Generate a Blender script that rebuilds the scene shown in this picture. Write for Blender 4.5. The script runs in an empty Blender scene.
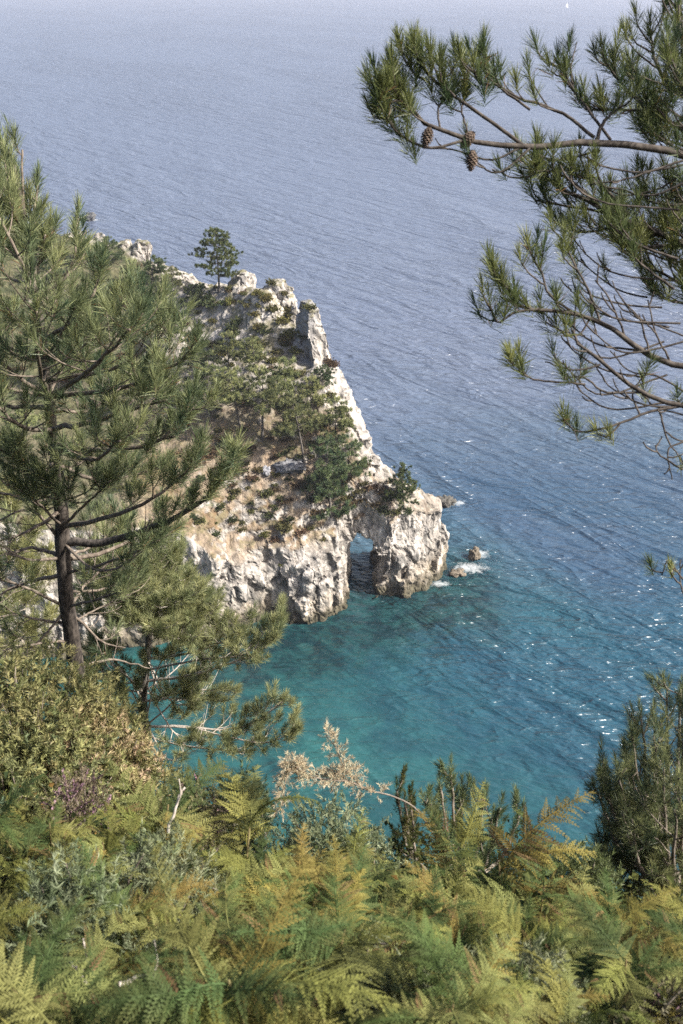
import bpy, math, random
import numpy as np
from mathutils import Vector, Matrix
from mathutils.bvhtree import BVHTree

R = math.radians
HAZE = 0.00020
rnd = random.Random(7)
rng = np.random.default_rng(7)
scene = bpy.context.scene
COL = scene.collection

# ------------------------------------------------------------------ camera frame
W_, H_ = 683, 1024
FPX = 995.0
CAM = np.array([0.0, 0.0, 60.0])
TH = R(28.6)
S_, C_ = math.sin(TH), math.cos(TH)
FWD = np.array([0, C_, -S_]); UP = np.array([0, S_, C_])


def ray(px, py):
    return np.array([(px - W_ / 2) / FPX, 0, 0]) + FWD + UP * (-(py - H_ / 2) / FPX)


def at(px, py, t):
    """point at depth t along the view axis"""
    return CAM + ray(px, py) * t


def atY(px, py, Y):
    d = ray(px, py)
    return CAM + d * (Y / d[1])


def atZ(px, py, Z=0.0):
    d = ray(px, py)
    return CAM + d * ((Z - CAM[2]) / d[2])


# ------------------------------------------------------------------ noise
def _hash(ix, iy, iz, seed):
    n = (ix * 374761393 + iy * 668265263 + iz * 2147483647 + seed * 1274126177) & 0xFFFFFFFF
    n = ((n ^ (n >> 13)) * 1274126177) & 0xFFFFFFFF
    n = ((n ^ (n >> 16)) * 2246822519) & 0xFFFFFFFF
    n = n ^ (n >> 15)
    return (n & 0xFFFFFF).astype(np.float32) / float(0xFFFFFF) * 2 - 1


def vnoise(p, seed=0):
    p = np.asarray(p, dtype=np.float32)
    i = np.floor(p).astype(np.int64)
    f = p - i
    u = f * f * f * (f * (f * 6 - 15) + 10)
    out = 0
    for dx in (0, 1):
        wx = u[:, 0] if dx else 1 - u[:, 0]
        for dy in (0, 1):
            wy = u[:, 1] if dy else 1 - u[:, 1]
            for dz in (0, 1):
                wz = u[:, 2] if dz else 1 - u[:, 2]
                out = out + wx * wy * wz * _hash(i[:, 0] + dx, i[:, 1] + dy, i[:, 2] + dz, seed)
    return out


def fbm(p, oct=3, seed=0, lac=2.1, gain=0.5):
    p = np.asarray(p, dtype=np.float32)
    a, s, tot = 1.0, 0, 0
    for o in range(oct):
        s = s + a * vnoise(p, seed + o * 17)
        tot += a
        a *= gain
        p = p * lac
    return s / tot


def worley(p, seed=0):
    """distance to nearest and second nearest feature point, random value of the nearest cell"""
    p = np.asarray(p, dtype=np.float32)
    i = np.floor(p).astype(np.int64)
    d1 = np.full(len(p), 9.0, np.float32); d2 = d1.copy(); val = np.zeros(len(p), np.float32)
    for dx in (-1, 0, 1):
        for dy in (-1, 0, 1):
            for dz in (-1, 0, 1):
                cx, cy, cz = i[:, 0] + dx, i[:, 1] + dy, i[:, 2] + dz
                q = np.stack([cx + .5 + .45 * _hash(cx, cy, cz, seed), cy + .5 + .45 * _hash(cx, cy, cz, seed + 1), cz + .5 + .45 * _hash(cx, cy, cz, seed + 2)], -1)
                d = np.sqrt(((p - q) ** 2).sum(1)).astype(np.float32)
                r_ = _hash(cx, cy, cz, seed + 3)
                nw = d < d1
                d2 = np.where(nw, d1, np.minimum(d2, d)); val = np.where(nw, r_, val); d1 = np.where(nw, d, d1)
    return d1, d2, val


def sstep(a, b, x):
    t = np.clip((x - a) / (b - a), 0, 1)
    return t * t * (3 - 2 * t)


# ------------------------------------------------------------------ geometry accumulator
class Geo:
    def __init__(self):
        self.v, self.q, self.t, self.c, self.n = [], [], [], [], 0

    def add(self, v, quads=None, tris=None, col=(1, 1, 1)):
        v = np.asarray(v, dtype=np.float32).reshape(-1, 3)
        if quads is not None and len(quads):
            self.q.append(np.asarray(quads, dtype=np.int32) + self.n)
        if tris is not None and len(tris):
            self.t.append(np.asarray(tris, dtype=np.int32) + self.n)
        col = np.asarray(col, dtype=np.float32)
        if col.ndim == 1:
            col = np.tile(col, (len(v), 1))
        self.v.append(v)
        self.c.append(col)
        self.n += len(v)

    def tube(self, pts, radii, sides=6, col=(1, 1, 1), jitter=0.0):
        pts = np.asarray(pts, dtype=np.float64)
        n = len(pts)
        radii = np.asarray(radii, dtype=np.float64) * np.ones(n)
        tan = np.gradient(pts, axis=0)
        tan /= np.linalg.norm(tan, axis=1)[:, None] + 1e-9
        ref = np.array([0.0, 0, 1]) if abs(tan[0][2]) < 0.9 else np.array([1.0, 0, 0])
        a = np.cross(tan, ref)
        a /= np.linalg.norm(a, axis=1)[:, None] + 1e-9
        b = np.cross(tan, a)
        ang = np.linspace(0, 2 * np.pi, sides, endpoint=False)
        rr = radii[:, None] * (1 + (jitter * rng.standard_normal((n, sides)) if jitter else 0))
        v = pts[:, None, :] + rr[..., None] * (np.cos(ang)[None, :, None] * a[:, None, :] + np.sin(ang)[None, :, None] * b[:, None, :])
        v = v.reshape(-1, 3)
        i = np.arange(n - 1)[:, None] * sides
        j = np.arange(sides)[None, :]
        k = (j + 1) % sides
        q = np.stack([i + j, i + k, i + sides + k, i + sides + j], -1).reshape(-1, 4)
        v = np.vstack([v, pts[-1:]])
        e = (n - 1) * sides
        jj = np.arange(sides)
        t = np.stack([e + jj, e + (jj + 1) % sides, np.full(sides, n * sides)], -1)
        self.add(v, q, t, col)

    def mesh(self, name, mat, smooth=True):
        v = np.vstack(self.v)
        c = np.vstack(self.c)
        q = np.vstack(self.q) if self.q else np.zeros((0, 4), np.int32)
        t = np.vstack(self.t) if self.t else np.zeros((0, 3), np.int32)
        me = bpy.data.meshes.new(name)
        me.vertices.add(len(v))
        me.vertices.foreach_set("co", v.ravel())
        nl = len(q) * 4 + len(t) * 3
        me.loops.add(nl)
        me.loops.foreach_set("vertex_index", np.concatenate([q.ravel(), t.ravel()]).astype(np.int32))
        npoly = len(q) + len(t)
        me.polygons.add(npoly)
        starts = np.concatenate([np.arange(len(q)) * 4, len(q) * 4 + np.arange(len(t)) * 3]).astype(np.int32)
        me.polygons.foreach_set("loop_start", starts)
        me.polygons.foreach_set("use_smooth", np.full(npoly, bool(smooth)))
        me.update(calc_edges=True)
        at_ = me.color_attributes.new("Col", 'FLOAT_COLOR', 'POINT')
        at_.data.foreach_set("color", np.hstack([c, np.ones((len(c), 1), np.float32)]).astype(np.float32).ravel())
        me.materials.append(mat)
        return me


def link(name, me, parent=None, label=None, cat=None, group=None, kind=None, loc=None):
    o = bpy.data.objects.new(name, me)
    COL.objects.link(o)
    if parent is not None:
        o.parent = parent
    if loc is not None:
        o.location = loc
    tag(o, label, cat, group, kind)
    return o


def tag(o, label=None, cat=None, group=None, kind=None):
    if label: o["label"] = label
    if cat: o["category"] = cat
    if group: o["group"] = group
    if kind: o["kind"] = kind


def empty(name, loc, label, cat, group=None):
    o = bpy.data.objects.new(name, None)
    o.empty_display_size = 0.2
    COL.objects.link(o)
    o.location = loc
    tag(o, label, cat, group)
    return o


def dup(root, loc, rz=0.0, sc=1.0, label=None, tilt=None):
    r = root.copy()
    COL.objects.link(r)
    r.location = loc
    r.rotation_euler = (tilt[0] if tilt else 0, tilt[1] if tilt else 0, rz)
    r.scale = (sc, sc, sc)
    if label: r["label"] = label
    for ch in list(root.children):
        c = ch.copy()
        COL.objects.link(c)
        c.parent = r
    return r


# ------------------------------------------------------------------ materials
def newmat(name):
    m = bpy.data.materials.new(name)
    m.use_nodes = True
    m.node_tree.nodes.clear()
    return m, m.node_tree.nodes, m.node_tree.links


def N(nodes, typ, **kw):
    n = nodes.new(typ)
    for k, v in kw.items():
        if k.startswith("i_"):
            n.inputs[k[2:].replace("_", " ")].default_value = v
        else:
            setattr(n, k, v)
    return n


def mat_leaf(name, transl=0.3, rough=0.5, spec=0.3, hue=0.02, val=0.25, tint=(1, 1, 1)):
    m, ns, L = newmat(name)
    out = N(ns, 'ShaderNodeOutputMaterial')
    at_ = N(ns, 'ShaderNodeAttribute', attribute_name="Col")
    oi = N(ns, 'ShaderNodeObjectInfo')
    mr = N(ns, 'ShaderNodeMapRange')
    mr.inputs[3].default_value = 1 - val; mr.inputs[4].default_value = 1 + val
    L.new(oi.outputs['Random'], mr.inputs[0])
    mh = N(ns, 'ShaderNodeMapRange')
    mh.inputs[3].default_value = 0.5 - hue; mh.inputs[4].default_value = 0.5 + hue
    mul = N(ns, 'ShaderNodeMath', operation='MULTIPLY'); mul.inputs[1].default_value = 7.31
    fr = N(ns, 'ShaderNodeMath', operation='FRACT')
    L.new(oi.outputs['Random'], mul.inputs[0]); L.new(mul.outputs[0], fr.inputs[0]); L.new(fr.outputs[0], mh.inputs[0])
    hsv = N(ns, 'ShaderNodeHueSaturation')
    L.new(at_.outputs['Color'], hsv.inputs['Color']); L.new(mr.outputs[0], hsv.inputs['Value']); L.new(mh.outputs[0], hsv.inputs['Hue'])
    p = N(ns, 'ShaderNodeBsdfPrincipled')
    p.inputs['Roughness'].default_value = rough
    p.inputs['Specular IOR Level'].default_value = spec
    L.new(hsv.outputs[0], p.inputs['Base Color'])
    tr = N(ns, 'ShaderNodeBsdfTranslucent')
    L.new(hsv.outputs[0], tr.inputs['Color'])
    mx = N(ns, 'ShaderNodeMixShader'); mx.inputs[0].default_value = transl
    L.new(p.outputs[0], mx.inputs[1]); L.new(tr.outputs[0], mx.inputs[2])
    L.new(mx.outputs[0], out.inputs[0])
    return m


def mat_bark(name, c1, c2, scale=30.0, bump=0.4):
    m, ns, L = newmat(name)
    out = N(ns, 'ShaderNodeOutputMaterial')
    p = N(ns, 'ShaderNodeBsdfPrincipled'); p.inputs['Roughness'].default_value = 0.85
    p.inputs['Specular IOR Level'].default_value = 0.2
    tc = N(ns, 'ShaderNodeTexCoord')
    mp = N(ns, 'ShaderNodeMapping'); mp.inputs['Scale'].default_value = (1, 1, 0.35)
    no = N(ns, 'ShaderNodeTexNoise'); no.inputs['Scale'].default_value = scale; no.inputs['Detail'].default_value = 5
    L.new(tc.outputs['Object'], mp.inputs[0]); L.new(mp.outputs[0], no.inputs['Vector'])
    cr = N(ns, 'ShaderNodeValToRGB')
    cr.color_ramp.elements[0].color = (*c1, 1); cr.color_ramp.elements[1].color = (*c2, 1)
    cr.color_ramp.elements[0].position = 0.35; cr.color_ramp.elements[1].position = 0.65
    L.new(no.outputs[0], cr.inputs[0])
    at_ = N(ns, 'ShaderNodeAttribute', attribute_name="Col")
    mul = N(ns, 'ShaderNodeMix', data_type='RGBA', blend_type='MULTIPLY'); mul.inputs[0].default_value = 1
    L.new(cr.outputs[0], mul.inputs[6]); L.new(at_.outputs['Color'], mul.inputs[7])
    L.new(mul.outputs[2], p.inputs['Base Color'])
    b = N(ns, 'ShaderNodeBump'); b.inputs['Strength'].default_value = bump; b.inputs['Distance'].default_value = 0.01
    L.new(no.outputs[0], b.inputs['Height']); L.new(b.outputs[0], p.inputs['Normal'])
    L.new(p.outputs[0], out.inputs[0])
    return m


def mat_rock(name, fine=3.0, bumpd=0.25):
    m, ns, L = newmat(name)
    out = N(ns, 'ShaderNodeOutputMaterial')
    p = N(ns, 'ShaderNodeBsdfPrincipled'); p.inputs['Roughness'].default_value = 0.9
    p.inputs['Specular IOR Level'].default_value = 0.2
    tc = N(ns, 'ShaderNodeTexCoord')
    at_ = N(ns, 'ShaderNodeAttribute', attribute_name="Col")
    mp = N(ns, 'ShaderNodeMapping'); mp.inputs['Scale'].default_value = (1, 1, 0.3)
    L.new(tc.outputs['Object'], mp.inputs[0])
    no = N(ns, 'ShaderNodeTexNoise'); no.inputs['Scale'].default_value = fine; no.inputs['Detail'].default_value = 6; no.inputs['Roughness'].default_value = 0.62
    L.new(mp.outputs[0], no.inputs['Vector'])
    vo = N(ns, 'ShaderNodeTexVoronoi'); vo.feature = 'DISTANCE_TO_EDGE'; vo.inputs['Scale'].default_value = fine * 0.33
    mixv = N(ns, 'ShaderNodeMix', data_type='RGBA'); mixv.inputs[0].default_value = 0.35
    L.new(mp.outputs[0], mixv.inputs[6]); L.new(no.outputs[1], mixv.inputs[7])
    L.new(mixv.outputs[2], vo.inputs['Vector'])
    cr = N(ns, 'ShaderNodeMapRange'); cr.inputs[1].default_value = 0.3; cr.inputs[2].default_value = 0.72; cr.inputs[3].default_value = 0.55; cr.inputs[4].default_value = 1.35
    L.new(no.outputs[0], cr.inputs[0])
    mul = N(ns, 'ShaderNodeMix', data_type='RGBA', blend_type='MULTIPLY'); mul.inputs[0].default_value = 1
    L.new(at_.outputs['Color'], mul.inputs[6]); L.new(cr.outputs[0], mul.inputs[7])
    L.new(mul.outputs[2], p.inputs['Base Color'])
    vr = N(ns, 'ShaderNodeMapRange'); vr.inputs[1].default_value = 0; vr.inputs[2].default_value = 0.12; vr.inputs[3].default_value = 0; vr.inputs[4].default_value = 0.35
    L.new(vo.outputs['Distance'], vr.inputs[0])
    add = N(ns, 'ShaderNodeMath', operation='ADD')
    L.new(no.outputs[0], add.inputs[0]); L.new(vr.outputs[0], add.inputs[1])
    b = N(ns, 'ShaderNodeBump'); b.inputs['Strength'].default_value = 0.9; b.inputs['Distance'].default_value = bumpd
    L.new(add.outputs[0], b.inputs['Height']); L.new(b.outputs[0], p.inputs['Normal'])
    L.new(p.outputs[0], out.inputs[0])
    return m


def mat_plain(name, col, rough=0.6):
    m, ns, L = newmat(name)
    out = N(ns, 'ShaderNodeOutputMaterial')
    p = N(ns, 'ShaderNodeBsdfPrincipled'); p.inputs['Roughness'].default_value = rough
    no = N(ns, 'ShaderNodeTexNoise'); no.inputs['Scale'].default_value = 6
    mr = N(ns, 'ShaderNodeMapRange'); mr.inputs[3].default_value = 0.8; mr.inputs[4].default_value = 1.15
    L.new(no.outputs[0], mr.inputs[0])
    mul = N(ns, 'ShaderNodeMix', data_type='RGBA', blend_type='MULTIPLY'); mul.inputs[0].default_value = 1
    mul.inputs[6].default_value = (*col, 1)
    L.new(mr.outputs[0], mul.inputs[7]); L.new(mul.outputs[2], p.inputs['Base Color'])
    L.new(p.outputs[0], out.inputs[0])
    return m


M_needle = mat_leaf("pine_needles", 0.35, 0.45, 0.3, 0.0, 0.0)
M_farpine = mat_leaf("distant_pine_needles", 0.35, 0.6, 0.25, 0.012, 0.22)
M_shrub = mat_leaf("shrub_leaves", 0.2, 0.7, 0.2, 0.02, 0.3)
M_fern = mat_leaf("bracken", 0.26, 0.65, 0.10, 0.015, 0.18)
M_under = mat_leaf("undergrowth_leaves", 0.3, 0.65, 0.10, 0.0, 0.0)
M_gorse = mat_leaf("gorse_spines", 0.25, 0.55, 0.3, 0.015, 0.15)
M_bark = mat_bark("pine_bark", (0.035, 0.031, 0.029), (0.17, 0.15, 0.132), 34, .8)
M_twig = mat_bark("twig_bark", (0.10, 0.08, 0.065), (0.26, 0.22, 0.18), 40)
M_deadwood = mat_bark("dead_wood", (0.28, 0.24, 0.2), (0.46, 0.41, 0.36), 30)
M_rock = mat_rock("cliff_rock", 1.7, 0.34)
M_stone = mat_rock("boulder_rock", 3.0, 0.15)
M_cone = mat_bark("pine_cone_scales", (0.05, 0.036, 0.026), (0.15, 0.11, 0.085), 60)

# ------------------------------------------------------------------ hillside the photographer stands on
def ground_z(x, y):
    x = np.asarray(x, float); y = np.asarray(y, float)
    z = 58.25 - 0.8 * np.clip(y, -40, 4.0) - 1.2 * np.clip(y - 4.0, 0, 16) - 2.6 * np.clip(y - 20.0, 0, 200)
    z = np.where(y < 0, 58.25 - 0.35 * np.clip(y, -40, 0), z)
    z = z + 1.15 * sstep(0.4, 2.4, -x) - 0.25 * sstep(0.5, 3, x) * sstep(2, 5, y)
    p = np.stack([x * 0.5, y * 0.5, np.zeros_like(x)], -1).reshape(-1, 3)
    z = z + 0.22 * fbm(p, 3, 5).reshape(x.shape)
    return z


gx = np.concatenate([np.linspace(-70, -8, 40), np.linspace(-7.8, 7.8, 110), np.linspace(8, 70, 40)])
gy = np.concatenate([np.linspace(-30, -3, 18), np.linspace(-2.8, 12, 110), np.linspace(12.3, 46, 60)])
GX, GY = np.meshgrid(gx, gy, indexing='ij')
GZ = np.maximum(ground_z(GX, GY) + 0.6 * fbm(np.stack([GX * .18, GY * .18, GX * 0], -1).reshape(-1, 3), 3, 9).reshape(GX.shape) * sstep(9, 20, GY), -6)
g = Geo()
nx_, ny_ = GX.shape
ii = np.arange(nx_ - 1)[:, None] * ny_ + np.arange(ny_ - 1)[None, :]
quads = np.stack([ii, ii + ny_, ii + ny_ + 1, ii + 1], -1).reshape(-1, 4)
cn = fbm(np.stack([GX * .8, GY * .8, GX * 0], -1).reshape(-1, 3), 3, 31)[:, None]
gcol = np.array([0.055, 0.05, 0.028]) * (1 + 0.5 * cn)
rocky = (sstep(14, 24, GY).reshape(-1) * 0.8)[:, None]
gcol = gcol * (1 - rocky) + np.array([0.25, 0.22, 0.18]) * rocky
g.add(np.stack([GX, GY, GZ], -1), quads, None, gcol)
link("hillside", g.mesh("hillside", M_stone), kind="structure", label="steep overgrown hillside above the bay", cat="hillside")

# ------------------------------------------------------------------ headland with the natural arch
def surface_nets(f, org, h):
    inside = f < 0
    nx, ny, nz = f.shape
    cnt = np.zeros((nx - 1, ny - 1, nz - 1), np.int8)
    for dx in (0, 1):
        for dy in (0, 1):
            for dz in (0, 1):
                cnt += inside[dx:nx - 1 + dx, dy:ny - 1 + dy, dz:nz - 1 + dz]
    act = np.argwhere((cnt > 0) & (cnt < 8))
    idx = np.full(cnt.shape, -1, np.int32)
    idx[act[:, 0], act[:, 1], act[:, 2]] = np.arange(len(act))
    acc = np.zeros((len(act), 3)); num = np.zeros(len(act))
    cs = [(0, 0, 0), (1, 0, 0), (0, 1, 0), (1, 1, 0), (0, 0, 1), (1, 0, 1), (0, 1, 1), (1, 1, 1)]
    vals = [f[act[:, 0] + c[0], act[:, 1] + c[1], act[:, 2] + c[2]] for c in cs]
    for a in range(8):
        for b in range(a + 1, 8):
            if sum(abs(cs[a][k] - cs[b][k]) for k in range(3)) != 1:
                continue
            va, vb = vals[a], vals[b]
            m = (va < 0) != (vb < 0)
            t = np.where(m, va / np.where(m, va - vb, 1), 0)
            pa, pb = np.array(cs[a], float), np.array(cs[b], float)
            acc += np.where(m[:, None], pa + t[:, None] * (pb - pa), 0)
            num += m
    V = org + (act + acc / num[:, None]) * h
    faces = []
    for ax in range(3):
        sl0 = [slice(None)] * 3; sl1 = [slice(None)] * 3
        sl0[ax] = slice(0, -1); sl1[ax] = slice(1, None)
        a, b = inside[tuple(sl0)], inside[tuple(sl1)]
        e = np.argwhere(a != b)
        u, w = (ax + 1) % 3, (ax + 2) % 3
        ok = (e[:, u] > 0) & (e[:, w] > 0) & (e[:, u] < f.shape[u] - 1) & (e[:, w] < f.shape[w] - 1)
        e = e[ok]
        s = a[e[:, 0], e[:, 1], e[:, 2]]
        def cell(du, dw):
            c = e.copy(); c[:, u] -= du; c[:, w] -= dw
            return idx[c[:, 0], c[:, 1], c[:, 2]]
        q = np.stack([cell(1, 1), cell(0, 1), cell(0, 0), cell(1, 0)], -1)
        q[~s] = q[~s][:, ::-1]
        faces.append(q)
    return V, np.vstack(faces)


def poly_sd(x, y, poly):
    poly = np.asarray(poly, float)
    d = np.full(x.shape, 1e9); ins = np.zeros(x.shape, bool)
    for i in range(len(poly)):
        a, b = poly[i], poly[(i + 1) % len(poly)]
        e = b - a
        wx, wy = x - a[0], y - a[1]
        t = np.clip((wx * e[0] + wy * e[1]) / (e @ e), 0, 1)
        d = np.minimum(d, (wx - e[0] * t) ** 2 + (wy - e[1] * t) ** 2)
        c = ((a[1] <= y) & (b[1] > y)) | ((b[1] <= y) & (a[1] > y))
        xi = a[0] + (y - a[1]) / (e[1] if abs(e[1]) > 1e-9 else 1e-9) * e[0]
        ins ^= c & (x < xi)
    d = np.sqrt(d)
    return np.where(ins, -d, d)


def tps(pts):
    P = np.array(pts, float); n = len(P)
    def U(r2):
        return 0.5 * r2 * np.log(r2 + 1e-9)
    d2 = ((P[:, None, :2] - P[None, :, :2]) ** 2).sum(-1)
    A = np.zeros((n + 3, n + 3))
    A[:n, :n] = U(d2) + np.eye(n) * 2.0
    A[:n, n] = 1; A[:n, n + 1:] = P[:, :2]; A[n, :n] = 1; A[n + 1:, :n] = P[:, :2].T
    w = np.linalg.solve(A, np.concatenate([P[:, 2], [0, 0, 0]]))
    def ev(x, y):
        z = w[n] + w[n + 1] * x + w[n + 2] * y
        for i in range(n):
            z = z + w[i] * U((x - P[i, 0]) ** 2 + (y - P[i, 1]) ** 2)
        return z
    return ev


ctrl_px = [
    # rim above the cliffs
    (-60, 545, 76), (40, 540, 80), (120, 535, 83), (200, 533, 85.5), (240, 545, 87.5), (300, 543, 88.3), (340, 535, 90), (365, 512, 92.0),
    (395, 508, 92.8), (425, 508, 94.2), (450, 518, 96.6),
    # slope
    (240, 500, 90.5), (300, 485, 92.5), (350, 478, 94), (385, 484, 94.5), (410, 490, 95.6), (436, 497, 97.0),
    # crest
    (390, 474, 95.8), (366, 438, 97.2), (347, 400, 100), (331, 368, 103), (320, 352, 105), (300, 322, 108.5), (286, 298, 112),
    (250, 282, 115), (215, 283, 118), (180, 272, 121), (140, 252, 124), (90, 240, 127), (40, 230, 129), (-60, 215, 133),
    # between
    (220, 440, 94.5), (262, 420, 96.5), (300, 420, 97), (330, 425, 97), (250, 370, 102), (290, 360, 103.5), (220, 340, 108), (200, 310, 113), (150, 400, 100), (60, 450, 92), (0, 500, 84),
    (0, 350, 107), (100, 330, 111), (-60, 430, 90),
]
ctrl = [atY(*c) for c in ctrl_px]
# the far side of the crest falls away
ctrl += [np.array(c, float) for c in [(12, 100.5, 8), (7, 100, 9), (3, 101.5, 11), (0, 106, 14), (-4, 114, 17), (-12, 123, 20), (-25, 132, 22), (-40, 138, 24), (-58, 142, 24)]]
Htop = tps(ctrl)

crest_poly = np.array([atY(*c)[:2] for c in ctrl_px[17:31]])
coast = [(-62, 72), (-45, 75.5), (-30, 79), (-20, 81), (-14.5, 82.6), (-12, 82.3), (-9.5, 84.2), (-7, 86), (-4.5, 85.2), (-1.5, 85.9), (0.2, 87.4), (1.1, 89.2), (2.2, 91.2),
         (3.2, 90.6), (4.0, 89.8), (6.3, 90.3), (7.4, 91.2), (9.3, 92.0), (11, 94.2), (12.4, 96.2), (12.8, 98.5), (11, 99.6), (7.5, 99),
         (4.5, 99.5), (3.2, 101.5), (1.5, 105), (0.5, 110), (-3, 117), (-8, 124), (-18, 131), (-35, 137), (-62, 143)]


def seg_dist(x, y, pl):
    d = np.full(x.shape, 1e9)
    for a, b in zip(pl[:-1], pl[1:]):
        e = b - a
        t = np.clip(((x - a[0]) * e[0] + (y - a[1]) * e[1]) / (e @ e), 0, 1)
        d = np.minimum(d, np.hypot(x - a[0] - e[0] * t, y - a[1] - e[1] * t))
    return d


h = 0.22
org = np.array([-56.0, 70.0, -2.5])
dims = (int(71 / h), int(72 / h), int(39 / h))
xs = org[0] + np.arange(dims[0]) * h
ys = org[1] + np.arange(dims[1]) * h
zs = (org[2] + np.arange(dims[2]) * h).astype(np.float32)
X2, Y2 = np.meshgrid(xs, ys, indexing='ij')
H2 = Htop(X2, Y2)
dcrest = seg_dist(X2, Y2, crest_poly)
crest_m = np.exp(-(dcrest / 3.2) ** 2)
pn = np.stack([X2 * .33, Y2 * .33, X2 * 0], -1).reshape(-1, 3)
rid = 1 - np.abs(fbm(pn, 3, 77)).reshape(X2.shape) * 2
blk = fbm(pn * 2.1, 3, 41).reshape(X2.shape)
east = sstep(-20, -2, X2)
H2 = H2 + crest_m * (rid * 1.0 - 0.5 + blk * 0.9) * (0.45 + 0.3 * (1 - east)) + 0.35 * fbm(pn * 1.3, 3, 3).reshape(X2.shape)
sd2 = poly_sd(X2, Y2, coast) + 0.5 * fbm(pn * 1.5, 3, 19).reshape(X2.shape)
f = np.maximum(zs[None, None, :] - H2[..., None].astype(np.float32) * 1.0, (sd2[..., None] + 0.16 * np.maximum(zs[None, None, :], -1)).astype(np.float32))
f = f.astype(np.float32)
# soften slope part so it behaves like a distance
# pinnacle slab standing on the crest
pc = atY(312, 336, 105.2)
Xp, Yp, Zp = np.meshgrid(xs, ys, zs, indexing='ij', sparse=True)


def rbox(cx, cy, cz, hx, hy, hz, rz, lean_x, lean_y, r):
    zx = Zp - cz
    x = Xp - cx - lean_x * zx; y = Yp - cy - lean_y * zx
    ca, sa = math.cos(rz), math.sin(rz)
    u = x * ca + y * sa; w = -x * sa + y * ca
    # narrows towards the top
    tp = np.clip(zx / hz, -1, 1)
    tp = np.where(tp > .4, tp + 1.6 * (tp - .4) ** 2, tp)
    hxz = hx * (1 - 0.34 * tp); hyz = hy * (1 - 0.34 * tp)
    return np.maximum(np.maximum(np.abs(u) - hxz, np.abs(w) - hyz), np.abs(zx) - hz).astype(np.float32)


f = np.minimum(f, rbox(pc[0] + 0.1, pc[1] - .6, pc[2] - 0.5, 1.6, 2.0, 4.4, R(28), -0.03, 0.05, 0))
# white slab edge running down from the pinnacle towards the saddle
SLABS = [((pc + [0, -.6, .8]).astype(np.float32), (pc + [0, -.6, -3.0]).astype(np.float32))]
for (pa, pb, w_, hh) in [((318, 345, 104.4), (343, 388, 100.4), 1.1, 2.4), ((343, 388, 100.4), (366, 436, 97.2), 1.0, 2.4), ((366, 436, 97.2), (376, 462, 95.9), .8, 1.5)]:
    A = atY(*pa); B = atY(*pb); e = B - A; SLABS.append((A.astype(np.float32), B.astype(np.float32)))
    t = np.clip(((Xp - A[0]) * e[0] + (Yp - A[1]) * e[1]) / (e[0] ** 2 + e[1] ** 2), 0, 1)
    dd = np.hypot(Xp - A[0] - e[0] * t, Yp - A[1] - e[1] * t)
    top = A[2] + e[2] * t
    f = np.minimum(f, np.maximum(np.maximum(dd - w_ - 0.12 * np.maximum(top - Zp, 0), Zp - top - 0.1), top - hh * 3 - Zp).astype(np.float32))
del dd, t, top
# knobbly outcrops along the crest and on the summit
for (px, py, Y, rx, rz_) in [(286, 297, 110.6, 1.2, 1.5), (278, 290, 111.4, 1.2, 1.4), (270, 287, 113, 1.0, 1.0), (262, 283, 113.6, .9, 1.0), (246, 279, 115, 1.4, 1.4), (236, 281, 115.6, 1.2, 1.3),
                             (240, 300, 113.2, 1.2, 1.7), (228, 310, 112.5, 1.0, 1.5), (276, 300, 111, 0.8, 1.5), (294, 320, 108, .8, 2.0), 
                             (265, 318, 109.5, .8, 1.5), (203, 325, 111.5, .9, 2.0), (200, 345, 110, .8, 1.8), (250, 325, 110, 1.1, 1.5), (222, 322, 111.5, 1.0, 1.6), (283, 348, 107, .9, 1.9), (270, 338, 108.2, .7, 1.2),
                             (120, 246, 125, 1.8, 1.7), (142, 250, 123.6, 1.6, 1.5), (98, 240, 126, 1.5, 1.6), (75, 240, 127, 1.6, 1.4), (130, 285, 119, 1.4, 1.6), (140, 300, 117, 1.2, 1.4), (160, 268, 121.5, 1.3, 1.3),
                             (318, 445, 95.8, 1.1, .8), (300, 455, 94.8, .9, .8)]:
    c = atY(px, py, Y)
    dx = (Xp - c[0]) / rx; dy = (Yp - c[1]) / (rx * 1.1); dz = (Zp - c[2] + rz_ * .75) / (rz_ * 1.35)
    f = np.minimum(f, (((np.abs(dx) ** 3 + np.abs(dy) ** 3 + np.abs(dz) ** 3) ** (1 / 3.) - 1) * rx).astype(np.float32))
sl_ = atY(302, 328, 104.5)
f = np.maximum(f, -rbox(sl_[0], sl_[1] - 2.3, sl_[2], .45, 1.6, 3.4, R(10), -.10, 0, 0))
# the arch tunnel
Yf = 90.6
outl = [(351, 606), (351.5, 575), (352, 553), (357, 549), (371, 554), (381, 560), (383, 568), (379, 577), (373, 589), (371, 606)]
pts = [atY(a, b, Yf) for a, b in outl]
poly = [(p[0], p[2]) for p in pts]
poly = [(poly[0][0], -6)] + poly + [(poly[-1][0], -6)]
XX, ZZ = np.meshgrid(xs, zs, indexing='ij')
tun = poly_sd(XX, ZZ, poly).astype(np.float32)[:, None, :] + 0 * Yp
f = np.maximum(f, -tun.astype(np.float32))
del tun
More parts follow.
